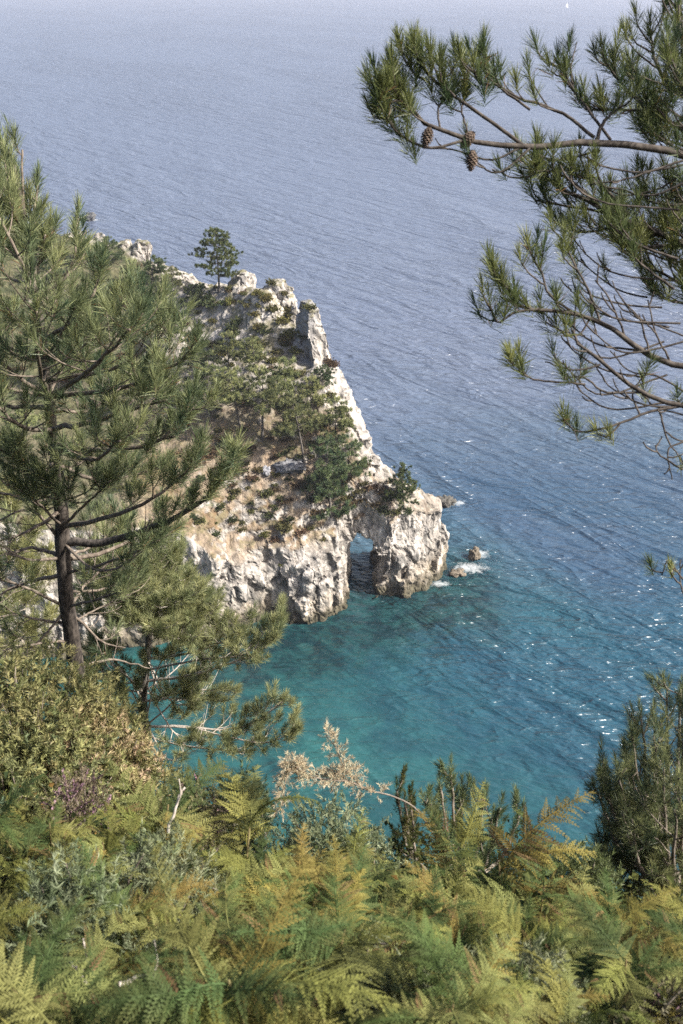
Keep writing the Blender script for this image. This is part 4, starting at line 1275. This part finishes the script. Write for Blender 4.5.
# dead gorse: tan brushes on bare bent stems
rt = empty("dead_gorse", tuple(at(430, 830, 3.9)), "dead tan gorse branch with bristly arms arching against the turquoise water", "bush")
off = np.array(rt.location)
wd = Geo(); br = Geo()
arms = [[(432, 832, 3.9), (415, 808, 3.9), (392, 796, 3.88), (365, 788, 3.85), (345, 768, 3.85), (336, 748, 3.85), (326, 735, 3.85)],
        [(372, 792, 3.86), (350, 782, 3.82), (330, 780, 3.8), (308, 776, 3.78), (290, 770, 3.76), (285, 785, 3.76), (283, 806, 3.76)],
        [(350, 774, 3.85), (340, 772, 3.9), (328, 776, 3.92)], [(308, 776, 3.78), (298, 768, 3.76), (290, 764, 3.75)]]
for k, arm in enumerate(arms):
    c = spline([at(*p) for p in arm], 24) - off
    wd.tube(c, np.linspace(.004, .002, 24), 5)
    st = 9 if k == 0 else 2
    tn = unit(np.gradient(c, axis=0))
    pos, ax = [], []
    for q in range(st, 24):
        for m in range(5 if k < 2 else 3):
            d_ = unit(tn[q] * .5 + rng.standard_normal(3) * .75 + UPV * .25)
            pos.append(c[q] + d_ * abs(rng.normal(0, .016))); ax.append(d_)
    needles(br, pos, ax, .035, .017, 26, np.array((0.44, 0.34, 0.23)), .0018, 75, 30, 0, 22, .35)
link("stem", wd.mesh("stem", M_twig), rt)
link("bristles", br.mesh("bristles", M_gorse, False), rt)

# dead curved twigs lying in the ferns
for lb, pts in [("pale dead twig curving through the ferns near the bottom left", [(120, 985, 2.2), (150, 978, 2.2), (178, 1000, 2.2), (200, 1010, 2.25)]),
                ("short pale dead twig forking upward at the lower left", [(95, 1000, 2.3), (80, 975, 2.3), (70, 962, 2.3)]),
                ("straight dry stalk standing above the ferns left of the turquoise water", [(168, 830, 3.4), (176, 805, 3.4), (184, 787, 3.4)])]:
    g_ = Geo()
    P_ = [at(*p) for p in pts]
    o_ = P_[0]
    g_.tube(spline(P_, 12) - o_ + rng.standard_normal((12, 3)) * .003, np.linspace(.006, .0035, 12), 6)
    g_.tube(spline([P_[1] - o_, P_[1] - o_ + [.02, 0, .05], P_[1] - o_ + [.015, .02, .1]], 6), np.linspace(.004, .002, 6), 5)
    link("dead_twig", g_.mesh("dead_twig", M_deadwood), None, lb, "twig", "dead twigs in the ferns", loc=tuple(o_))

# ------------------------------------------------------------------ undergrowth filling the bank: uncountable
def undergrowth():
    g_ = Geo()
    n = 100000
    y_ = rng.uniform(.7, 7.5, n); x_ = rng.uniform(-1, 1, n) * (1.6 + y_ * .55)
    gz = ground_z(x_, y_)
    dens = fbm(np.stack([x_ * 1.6, y_ * 1.6, x_ * 0], -1), 3, 61)
    top = np.clip(.50 + .42 * dens + .12 * rng.standard_normal(n), .05, .9) * np.where(y_ > 4.2, .85, 1.0)
    z_ = gz + top * rng.random(n) ** .6
    c0 = np.stack([x_, y_, z_], -1)
    d = CAM - c0
    okk = np.linalg.norm(d, axis=1) > 1.8
    c0 = c0[okk]; m = len(c0); dens = dens[okk]
    ax = unit(rng.standard_normal((m, 3)) * [1, 1, .6] + [0, 0, .35])
    sd = unit(np.cross(ax, rng.standard_normal((m, 3))))
    nr = np.cross(ax, sd)
    ln = (rng.uniform(.012, .034, m) * np.where(rng.random(m) < .12, 1.7, 1))[:, None]; wd_ = ln * rng.uniform(.28, .5, m)[:, None]
    fold = nr * ln * .18
    v = np.stack([c0, c0 + ax * ln * .45 + sd * wd_ + fold, c0 + ax * ln, c0 + ax * ln * .45 - sd * wd_ + fold], 1).reshape(-1, 3)
    q = np.arange(m * 4).reshape(-1, 4)
    pn_ = fbm(c0 * 2.2, 2, 71)[:, None]
    A, B, Cc = np.array([0.022, 0.034, 0.013]), np.array([0.11, 0.12, 0.034]), np.array([0.20, 0.12, 0.038])
    k = np.clip(.45 + .6 * pn_ + .25 * rng.standard_normal((m, 1)), 0, 1)
    c = A * (1 - k) + B * k
    rust = (sstep(.25, .5, fbm(c0 * 1.5 + 9, 2, 81)) * rng.random(m) > .45)[:, None]
    c = np.where(rust, Cc * rng.uniform(.5, 1.3, (m, 1)), c)
    g_.add(v, q, None, np.repeat(np.clip(c, .01, .4), 4, 0))
    # stalks and spiny shoots
    K = 2600
    y_ = rng.uniform(.8, 6.5, K); x_ = rng.uniform(-1, 1, K) * (1.6 + y_ * .55)
    p = np.stack([x_, y_, ground_z(x_, y_) + rng.uniform(.1, .45, K)], -1)
    p = p[np.linalg.norm(CAM - p, axis=1) > 1.6]
    a_ = rng.standard_normal((len(p), 3)) * [.5, .5, .2] + [0, 0, .7]
    tn = np.where(rng.random((len(p), 1)) < .35, np.array([0.1, 0.14, 0.09]), np.array([0.12, 0.12, 0.045]))
    needles(g_, p, a_, .22, .024, 46, tn, .0026, 60, 30, 0, 15, .25)
    return g_
link("undergrowth", undergrowth().mesh("undergrowth", M_under, False), None, "dense leafy undergrowth between the ferns on the bank", "undergrowth", kind="stuff")

# scrub further down the slope, below the crest, hidden mostly
# ------------------------------------------------------------------ trees on the headland
def far_pine(seed, Ht, spread, crown_from, n_wh, cl_n, col, col2, bladel=.34, conic=.5, trunks=1):
    r = np.random.default_rng(seed); rr_ = random.Random(seed)
    w_ = Geo(); lf = Geo(); pos, ax = [], []
    for tnk in range(trunks):
        lean = r.normal(0, .05, 2)
        T_ = np.stack([lean[0] * np.linspace(0, Ht, 9) + .12 * np.sin(np.linspace(0, 3, 9) + seed), lean[1] * np.linspace(0, Ht, 9), np.linspace(-.4, Ht * .96, 9)], -1)
        w_.tube(T_, np.linspace(.03 * Ht * .7, .02, 9), 7, (1, 1, 1))
        for i in range(n_wh):
            u = crown_from + (1 - crown_from) * (i + r.random() * .6) / n_wh
            zc = u * Ht
            c0 = np.array([np.interp(zc, T_[:, 2], T_[:, 0]), np.interp(zc, T_[:, 2], T_[:, 1]), zc])
            v_ = (u - crown_from) / (1 - crown_from)
            prof = spread * ((1 - v_) ** conic * (.55 + .45 * min(1, v_ * 4 + .35)))
            for b in range(rr_.choice([4, 5, 6])):
                a = r.random() * 6.283
                ln = prof * r.uniform(.55, 1.15)
                e = c0 + np.array([math.cos(a) * ln, math.sin(a) * ln, ln * r.uniform(.02, .22)])
                c = bez(c0, c0 + (e - c0) * [.4, .4, .1], e - [0, 0, ln * .08], e, 6)
                w_.tube(c, np.linspace(.035, .012, 6), 4, (1, 1, 1))
                m = max(2, int(cl_n * .85 * ln / spread))
                for q in range(m):
                    f_ = r.uniform(.35, 1.0)
                    p = c[min(5, int(f_ * 5.99))] + r.normal(0, .2, 3) * [1.4, 1.4, .3] * (spread / 2)
                    pos.append(p); ax.append(unit(np.array([math.cos(a) * .5, math.sin(a) * .5, .75]) + r.normal(0, .3, 3)))
        pos.append(T_[-1]); ax.append(UPV)
    pos = np.array(pos); k = r.random((len(pos), 1)) ** 1.2
    tn = np.array(col) * (1 - k) + np.array(col2) * k
    needles(lf, pos, ax, bladel * .5, bladel, 50, tn, .032, 85, 12, .1, 12, .22)
    return w_.mesh("trunk", M_bark), lf.mesh("crown", M_farpine, False)


oliv = ((0.105, 0.13, 0.06), (0.33, 0.335, 0.145))
dark = ((0.055, 0.088, 0.048), (0.18, 0.21, 0.09))
fp = {
    'summit': far_pine(1, 6.6, 2.5, .3, 9, 24, (0.05, 0.075, 0.035), (0.15, 0.165, 0.06), .26, .6),
    'olive1': far_pine(2, 7.5, 2.45, .45, 6, 20, *oliv, conic=.45),
    'olive2': far_pine(3, 6.5, 2.25, .38, 6, 20, *oliv, conic=.4),
    'olive3': far_pine(4, 5.5, 1.9, .25, 6, 18, *oliv, conic=.5),
    'dark1': far_pine(5, 8.0, 2.2, .06, 12, 17, *dark, conic=.55),
    'conic': far_pine(6, 5.6, 1.9, .2, 11, 15, (0.04, 0.065, 0.032), (0.12, 0.14, 0.05), .26, .8),
    'dark2': far_pine(8, 4.2, 2.1, .1, 7, 16, *dark, conic=.45),
}
GT = "pines on the headland"


def far_tree(px, py, var, Ht, label, dz=0.0):
    p = hit(px, py)
    if p is None: print('miss', label); return None
    base_h = {'summit': 6.6, 'olive1': 7.5, 'olive2': 6.5, 'olive3': 5.5, 'dark1': 8, 'conic': 5.6, 'dark2': 4.2}[var]
    o = empty("pine_tree", (p.x, p.y, p.z - .15), label, "tree", GT)
    s_ = Ht / base_h
    o.scale = (s_, s_, s_); o.rotation_euler = (0, 0, rnd.uniform(0, 6.28))
    a = link("trunk", fp[var][0], o); b = link("crown", fp[var][1], o)
    return o


far_tree(218, 293, 'summit', 7.6, "lone flat-topped pine standing on the rocky summit of the headland")
far_tree(152, 283, 'dark2', 3.4, "dark round pine on the skyline just left of the summit pine")
far_tree(263, 441, 'olive1', 8.0, "olive pine with a bare dark trunk on the bare soil mid slope")
far_tree(306, 466, 'olive2', 8.2, "leaning pine whose dark trunk rises beside the grey outcrop")
far_tree(330, 518, 'dark1', 9.2, "dense dark pine with foliage to the ground right of the bare dirt slope")
far_tree(348, 478, 'dark2', 4.6, "dark pine against the white slab above the arch")
far_tree(404, 508, 'conic', 5.6, "small cone-shaped pine on top of the arch pillar")
far_tree(334, 445, 'olive3', 5.4, "olive pine close under the white rock edge, above the dense dark pine")
far_tree(240, 424, 'olive2', 6.6, "olive pine left of the bare-trunked pine on the slope")
far_tree(212, 416, 'olive3', 6.0, "olive pine left of the slope pines, beside the tall foreground pine's tip")
far_tree(285, 405, 'olive3', 5.4, "olive pine at the middle of the slope pines under the ridge scrub")
far_tree(228, 372, 'olive3', 4.6, "upper olive pine below the white summit rocks")
far_tree(258, 378, 'olive2', 4.8, "upper olive pine below the ridge, right of its look-alike")
far_tree(200, 366, 'dark2', 4.0, "dark low pine at the upper left of the slope pines")
far_tree(310, 415, 'olive3', 4.4, "low olive pine directly below the ridge slabs")
far_tree(186, 440, 'olive1', 6.6, "olive pine glimpsed right behind the tall foreground pine")
far_tree(322, 386, 'dark2', 2.6, "small dark bushy pine wedged between the white slabs below the pinnacle")
far_tree(150, 420, 'olive2', 6.5, "olive headland pine behind the middle of the tall foreground pine")
far_tree(110, 390, 'olive1', 7.0, "olive headland pine behind the upper crown of the tall foreground pine")
far_tree(60, 400, 'olive2', 6.8, "olive headland pine behind the tall foreground pine near the left edge")
far_tree(30, 470, 'olive1', 7.0, "olive headland pine behind the tall pine's trunk at far left")
far_tree(165, 350, 'olive3', 4.5, "olive headland pine left of the white summit rocks behind foreground needles")
far_tree(112, 262, 'dark2', 3.0, "dark low pine on the left crest between pale rocks, behind the tall pine's upper needles")
far_tree(82, 266, 'olive3', 3.6, "olive pine on the left crest behind the tall pine's upper needles")
far_tree(132, 290, 'olive3', 3.8, "olive pine below the pale rocks of the left crest")
far_tree(172, 300, 'olive2', 4.0, "olive pine on the slope left of the summit pine's foot")
far_tree(50, 280, 'dark2', 3.6, "dark pine on the left crest near the frame edge, behind the tall pine")
far_tree(192, 308, 'dark2', 2.8, "dark low pine left beside the summit pine's foot")


def shrub_mesh(seed, col, col2):
    r = np.random.default_rng(seed)
    lf = Geo(); n = 90
    d = unit(r.standard_normal((n, 3)) * [1, 1, .7] + [0, 0, .25])
    p = d * (r.random((n, 1)) ** .4) * [.55, .55, .42] * (1 + .3 * r.standard_normal((n, 1)))
    p[:, 2] = np.abs(p[:, 2]) + .02
    k = r.random((n, 1))
    needles(lf, p, d + UPV * .4, .08, .17, 16, np.array(col) * (1 - k) + np.array(col2) * k, .05, 85, 20, 0, 15, .25)
    return lf.mesh("foliage", M_shrub, False)


shr = [shrub_mesh(11, (0.075, 0.08, 0.032), (0.17, 0.16, 0.06)), shrub_mesh(12, (0.04, 0.06, 0.03), (0.11, 0.125, 0.048)), shrub_mesh(13, (0.10, 0.07, 0.04), (0.17, 0.12, 0.07)), shrub_mesh(14, (0.10, 0.095, 0.03), (0.17, 0.155, 0.05))]
SL = ["olive low shrub on the headland slope among dry soil and rock", "dark green low shrub on the headland among the pale rocks", "brown dry shrub on the headland's bare dirt slope", "yellowish low scrub bush along the headland's rocky ridge"]
SG = ["olive shrubs on the headland", "dark shrubs on the headland", "brown dry shrubs on the headland", "yellowish scrub on the ridge"]
w_ = Geo(); w_.tube([(0, 0, -.2), (0.02, 0, .1), (0, 0.02, .3)], [.04, .03, .015], 5); shrub_stem = w_.mesh("stem", M_bark)


def shrub(px, py, v, size):
    p = hit(px, py)
    if p is None: return
    me = shr[v]
    o = link("shrub", me, None, SL[v], "shrub", SG[v], loc=(p.x, p.y, p.z - .05))
    o.scale = (size, size, size * rnd.uniform(.8, 1.1)); o.rotation_euler = (0, 0, rnd.uniform(0, 6.28))


for (px, py, v, s_) in [(285, 528, 0, 1.5), (252, 503, 1, .8), (268, 492, 1, .7), (276, 490, 2, .7), (297, 486, 2, 1.0), (312, 500, 1, 1.1), (318, 512, 2, 1.2), (340, 512, 2, 1.1), (210, 455, 2, 1.8), (222, 470, 2, 1.3),
                        (205, 300, 1, 1.6), (212, 306, 1, 1.5), (225, 304, 1, 1.2), (200, 290, 1, 1.3), (233, 330, 1, 1.7), (238, 322, 1, 1.2), (265, 332, 1, 1.2), (273, 310, 3, 1.2), (281, 322, 3, 1.3), (288, 312, 3, 1.1),
                        (266, 300, 3, 1.2), (258, 294, 3, 1.1), (290, 335, 3, 1.3), (284, 340, 2, 1.0), (296, 352, 3, 1.1), (276, 352, 0, 1.2), (300, 375, 0, 1.3), (262, 345, 0, 1.3), (290, 372, 3, 1.1), (255, 315, 3, .9), (247, 306, 0, .9),
                        (372, 488, 2, 1.2), (380, 492, 2, 1.3), (364, 484, 0, 1.0), (388, 498, 1, 1.1), (395, 512, 0, 1.2), (384, 512, 1, 1.2), (375, 505, 2, 1.1), (408, 512, 1, .9), (356, 492, 0, 1.2), (361, 500, 2, 1.0), (445, 512, 0, .9), (447, 508, 0, .7),
                        (345, 498, 0, 1.1), (350, 505, 2, 1.0), (240, 530, 0, .8), (215, 535, 1, .9), (265, 535, 3, .9), (300, 532, 2, 1.0), (275, 540, 2, .8), (310, 528, 0, .8), (232, 520, 1, .6), (322, 540, 0, .7),
                        (281, 565, 0, .45), (255, 480, 0, .8), (244, 470, 2, .9), (232, 485, 2, .9), (290, 500, 2, .7), (260, 470, 0, .8), (285, 440, 2, .9), (292, 448, 0, .9), (250, 448, 2, 1.0), (236, 452, 0, 1.0), (225, 445, 1, 1.2),
                        (340, 460, 2, .8), (358, 470, 1, .8), (366, 466, 2, .8), (195, 335, 1, 1.1), (212, 345, 0, 1.2), (225, 350, 0, 1.3), (240, 345, 1, 1.2)]:
    shrub(px, py, v, s_)
for k in range(34):
    shrub(rnd.uniform(190, 305), rnd.uniform(285, 372), rnd.choice([0, 0, 1, 3, 3]), rnd.uniform(.45, .9))
for k in range(120):
    px = rnd.uniform(0, 345); py = rnd.uniform(262, 530)
    p = hit(px, py)
    if p is None or p.z < 9.5: continue
    shrub(px, py, rnd.choice([0, 0, 1, 2, 2, 3]) if py < 430 else rnd.choice([2, 2, 0, 0, 1]), rnd.uniform(.5, 1.15))

for k in range(60):
    shrub(rnd.uniform(190, 350), rnd.uniform(395, 525), rnd.choice([0, 0, 1, 2]), rnd.uniform(.45, 1.0))

# boulders on the slope and rocks in the sea
def rock_obj(name, label, cat, group, loc, size, col, seed, sub=4):
    import bmesh
    bm = bmesh.new(); bmesh.ops.create_icosphere(bm, subdivisions=sub, radius=1)
    v = np.array([q.co[:] for q in bm.verts]); fcs = np.array([[q.index for q in f_.verts] for f_ in bm.faces]); bm.free()
    n_ = fbm(v * 1.4 + seed, 4, seed)
    n2_ = 1 - 2 * np.abs(fbm(v * 2.2 + seed, 3, seed + 3))
    _, _, wv_ = worley(v * 1.7 + seed, seed)
    a_, b_, w2_ = worley(v * 3.6 + seed, seed + 9)
    v = v * (1 + .6 * n_ + .15 * n2_ + .26 * wv_ + .12 * w2_ - .12 * np.exp(-((b_ - a_) / .1) ** 2))[:, None] * np.array(size)
    c = np.array(col) * (1 + .35 * fbm(v * 2.5, 3, seed + 5))[:, None]
    g_ = Geo(); g_.add(v, None, fcs, np.clip(c, .03, .6))
    return link(name, g_.mesh(name, M_stone), None, label, cat, group, loc=loc)


p = hit(290, 466); rock_obj("boulder", "large grey-blue boulder among the pine trunks on the headland slope", "boulder", "boulders on the slope", (p.x, p.y, p.z), (1.7, .9, .8), (0.17, 0.17, 0.18), 3)
p = hit(266, 472); rock_obj("boulder", "small grey-blue stone alone on the bare dirt slope", "boulder", "boulders on the slope", (p.x, p.y, p.z + .1), (.5, .45, .38), (0.24, 0.24, 0.255), 5)
p = hit(395, 487); rock_obj("boulder", "pale flat stone on the saddle above the arch", "boulder", "boulders on the slope", (p.x, p.y, p.z), (.9, .6, .4), (0.42, 0.38, 0.32), 8)
SR = "rocks awash off the headland"
och = (0.15, 0.125, 0.095)
p = atZ(474, 557); rock_obj("sea_rock", "small ochre rock awash in foam just right of the arch pillar", "rock", SR, tuple(p + [0, 0, .2]), (.6, .7, .95), och, 21)
p = atZ(457, 574); rock_obj("sea_rock", "low ochre rock ledge at the pillar's right foot", "rock", SR, tuple(p + [0, 0, .1]), (.95, .6, .42), och, 24)
p = atZ(447, 503); rock_obj("sea_rock", "dark-topped ochre rock behind the pillar's right shoulder", "rock", SR, tuple(p + [0, 0, .1]), (1.3, 1.0, .8), (0.085, 0.08, 0.07), 27)
p = atZ(89, 220); rock_obj("sea_rock", "tiny dark rock far out on the sea behind the tall pine", "rock", SR, tuple(p + [0, 0, .2]), (1.6, 1.5, 1.3), (0.1, 0.1, 0.1), 29)

# foam round the rocks
def foam_mat():
    m, ns, L = newmat("foam")
    out = N(ns, 'ShaderNodeOutputMaterial')
    p = N(ns, 'ShaderNodeBsdfPrincipled'); p.inputs['Base Color'].default_value = (.75, .78, .78, 1); p.inputs['Roughness'].default_value = .8
    tr = N(ns, 'ShaderNodeBsdfTransparent')
    tc = N(ns, 'ShaderNodeTexCoord')
    no = N(ns, 'ShaderNodeTexNoise'); no.inputs['Scale'].default_value = 1.6; no.inputs['Detail'].default_value = 7; no.inputs['Roughness'].default_value = .7; no.inputs['Distortion'].default_value = .8
    L.new(tc.outputs['Object'], no.inputs['Vector'])
    at_ = N(ns, 'ShaderNodeAttribute', attribute_name="Col")
    sp = N(ns, 'ShaderNodeSeparateColor'); L.new(at_.outputs['Color'], sp.inputs[0])
    ad = N(ns, 'ShaderNodeMath', operation='ADD'); L.new(no.outputs[0], ad.inputs[0]); L.new(sp.outputs[0], ad.inputs[1])
    mr = N(ns, 'ShaderNodeMapRange'); mr.inputs[1].default_value = .95; mr.inputs[2].default_value = 1.25
    mr.inputs[4].default_value = .42
    L.new(ad.outputs[0], mr.inputs[0])
    mx = N(ns, 'ShaderNodeMixShader'); L.new(mr.outputs[0], mx.inputs[0]); L.new(tr.outputs[0], mx.inputs[1]); L.new(p.outputs[0], mx.inputs[2])
    L.new(mx.outputs[0], out.inputs[0])
    return m


M_foam = foam_mat()
g = Geo()
for (px, py, rx, ry) in [(470, 568, 4.2, 2.6), (480, 554, 2.6, 2.2), (456, 503, 3.0, 1.6), (92, 220, 4.5, 2.5), (440, 584, 2.4, 1.3)]:
    c = atZ(px, py)
    n = 24
    rings = 6
    v, cc, q = [], [], []
    for i in range(rings + 1):
        for j in range(n):
            a = j / n * 6.283
            r_ = i / rings
            v.append((c[0] + math.cos(a) * rx * r_, c[1] + math.sin(a) * ry * r_, .006 + .02 * (1 - r_)))
            cc.append((.75 * (1 - r_ ** 1.3),) * 3)
    for i in range(rings):
        for j in range(n):
            q.append((i * n + j, i * n + (j + 1) % n, (i + 1) * n + (j + 1) % n, (i + 1) * n + j))
    g.add(v, q, None, np.array(cc))
link("sea_foam", g.mesh("sea_foam", M_foam, False), None, "white foam washing around the rocks off the headland", "foam", kind="stuff")

# ------------------------------------------------------------------ sailing boat near the horizon
bp = atZ(567, 7.5)
M_sail = mat_plain("sailcloth", (.82, .82, .8)); M_hull = mat_plain("white_hull", (.7, .7, .7), .3); M_mast = mat_plain("mast_metal", (.4, .4, .42), .4)
rt = empty("sailboat", tuple(bp), "tiny white sailing boat near the horizon at the top of the sea", "boat")
sc_ = np.linalg.norm(bp - CAM) / FPX   # one pixel in metres
Lb = 2.6 * sc_; Hm = 5.2 * sc_
g = Geo()
ns_ = 9
ring = []
for i in range(ns_):
    u = i / (ns_ - 1); wdt = .16 * Lb * math.sin(math.pi * min(1, u * .8 + .2)) ** .8
    if i == ns_ - 1: wdt = .01
    xx = (u - .5) * Lb
    ring += [(xx, -wdt, .12 * Lb + .03 * Lb * u), (xx, -wdt * .6, 0), (xx, 0, -.06 * Lb), (xx, wdt * .6, 0), (xx, wdt, .12 * Lb + .03 * Lb * u)]
q = []
for i in range(ns_ - 1):
    for j in range(4): q.append((i * 5 + j, i * 5 + j + 1, i * 5 + 6 + j, i * 5 + 5 + j))
    q.append((i * 5 + 4, i * 5, i * 5 + 5, i * 5 + 9))
g.add(ring, q)
link("hull", g.mesh("hull", M_hull), rt)
g = Geo(); g.tube([(.05 * Lb, 0, .1 * Lb), (.05 * Lb, 0, Hm)], [.012 * Lb, .008 * Lb], 6); link("mast", g.mesh("mast", M_mast), rt)


def sail(pts, bulge):
    g_ = Geo(); n = 8
    a, b, c = (np.array(p) for p in pts)
    v = []; idm = {}
    for i in range(n + 1):
        for j in range(n + 1 - i):
            u, w = i / n, j / n
            idm[i, j] = len(v)
            v.append(a + (b - a) * u + (c - a) * w + np.array([0, bulge * u * w * 4 + bulge * (1 - u - w) * u * 2, 0]))
    t = [(idm[i, j], idm[i + 1, j], idm[i, j + 1]) for i in range(n) for j in range(n - i)] + [(idm[i + 1, j], idm[i + 1, j + 1], idm[i, j + 1]) for i in range(n) for j in range(n - i - 1)]
    g_.add(v, None, t)
    return g_


link("main_sail", sail([(.03 * Lb, 0, .22 * Lb), (-.45 * Lb, 0, .24 * Lb), (.04 * Lb, 0, Hm * .98)], .08 * Lb).mesh("main_sail", M_sail), rt)
link("jib", sail([(.48 * Lb, 0, .18 * Lb), (.08 * Lb, 0, .22 * Lb), (.06 * Lb, 0, Hm * .85)], .06 * Lb).mesh("jib", M_sail), rt)
rt.rotation_euler = (0, 0, R(20))

# ------------------------------------------------------------------ light
sun_vec = Vector((0.72, -0.17, 0.67)).normalized()
el = math.asin(sun_vec.z); rot = math.atan2(sun_vec.x, sun_vec.y)
wld = bpy.data.worlds.new("World"); scene.world = wld; wld.use_nodes = True
ns = wld.node_tree.nodes; L = wld.node_tree.links
ns.clear()
sky = ns.new('ShaderNodeTexSky'); sky.sky_type = 'NISHITA'; sky.sun_disc = False
sky.sun_elevation = el; sky.sun_rotation = rot
sky.air_density = 1.0; sky.dust_density = 4.0; sky.ozone_density = 1.0
bg = ns.new('ShaderNodeBackground'); bg.inputs['Strength'].default_value = 0.115
wo = ns.new('ShaderNodeOutputWorld')
L.new(sky.outputs[0], bg.inputs[0]); L.new(bg.outputs[0], wo.inputs[0])
sl = bpy.data.lights.new("sun", 'SUN'); sl.energy = 4.8; sl.angle = R(.5); sl.color = (1, .955, .88)
so = bpy.data.objects.new("sun", sl); COL.objects.link(so)
so.rotation_euler = sun_vec.to_track_quat('Z', 'Y').to_euler()
so.location = (30, -20, 120)

# ------------------------------------------------------------------ sea haze
m, ns, L = newmat("sea_haze")
out = N(ns, 'ShaderNodeOutputMaterial')
pv = N(ns, 'ShaderNodeVolumePrincipled')
pv.inputs['Color'].default_value = (.86, .87, .98, 1); pv.inputs['Density'].default_value = HAZE
pv.inputs['Anisotropy'].default_value = 0.2
L.new(pv.outputs[0], out.inputs['Volume'])
g = Geo()
a0, a1, b0, b1, c0, c1 = -12100, 12100, -2100, 22100, -8.5, 66.5
g.add([(a0, b0, c0), (a1, b0, c0), (a1, b1, c0), (a0, b1, c0), (a0, b0, c1), (a1, b0, c1), (a1, b1, c1), (a0, b1, c1)],
      [(3, 2, 1, 0), (4, 5, 6, 7), (0, 1, 5, 4), (1, 2, 6, 5), (2, 3, 7, 6), (3, 0, 4, 7)])
link("haze", g.mesh("haze", m, False), None, "pale sea haze over the water", "haze", kind="stuff")

# ------------------------------------------------------------------ camera
cam = bpy.data.cameras.new("camera")
cam.sensor_fit = 'VERTICAL'; cam.sensor_height = 36; cam.lens = FPX / 1024 * 36
cam.clip_start = 0.05; cam.clip_end = 200000
cam.dof.use_dof = True; cam.dof.focus_distance = 14; cam.dof.aperture_fstop = 7.1
co = bpy.data.objects.new("camera", cam); COL.objects.link(co)
co.location = CAM; co.rotation_euler = (R(90) - TH, 0, 0)
scene.camera = co
scene.render.resolution_x, scene.render.resolution_y = 683, 1024
vs_ = scene.view_settings
vs_.view_transform = 'Standard'; vs_.look = 'None'; vs_.exposure = 1.15; vs_.gamma = 1; vs_.use_curve_mapping = False
scene.render.engine = 'CYCLES'
scene.cycles.max_bounces = 6
scene.cycles.transparent_max_bounces = 8
scene.cycles.use_denoising = False
scene.cycles.use_adaptive_sampling = False
scene.cycles.denoiser = 'OPENIMAGEDENOISE'
scene.cycles.sample_clamp_direct = 1.8
scene.cycles.sample_clamp_indirect = 2.5
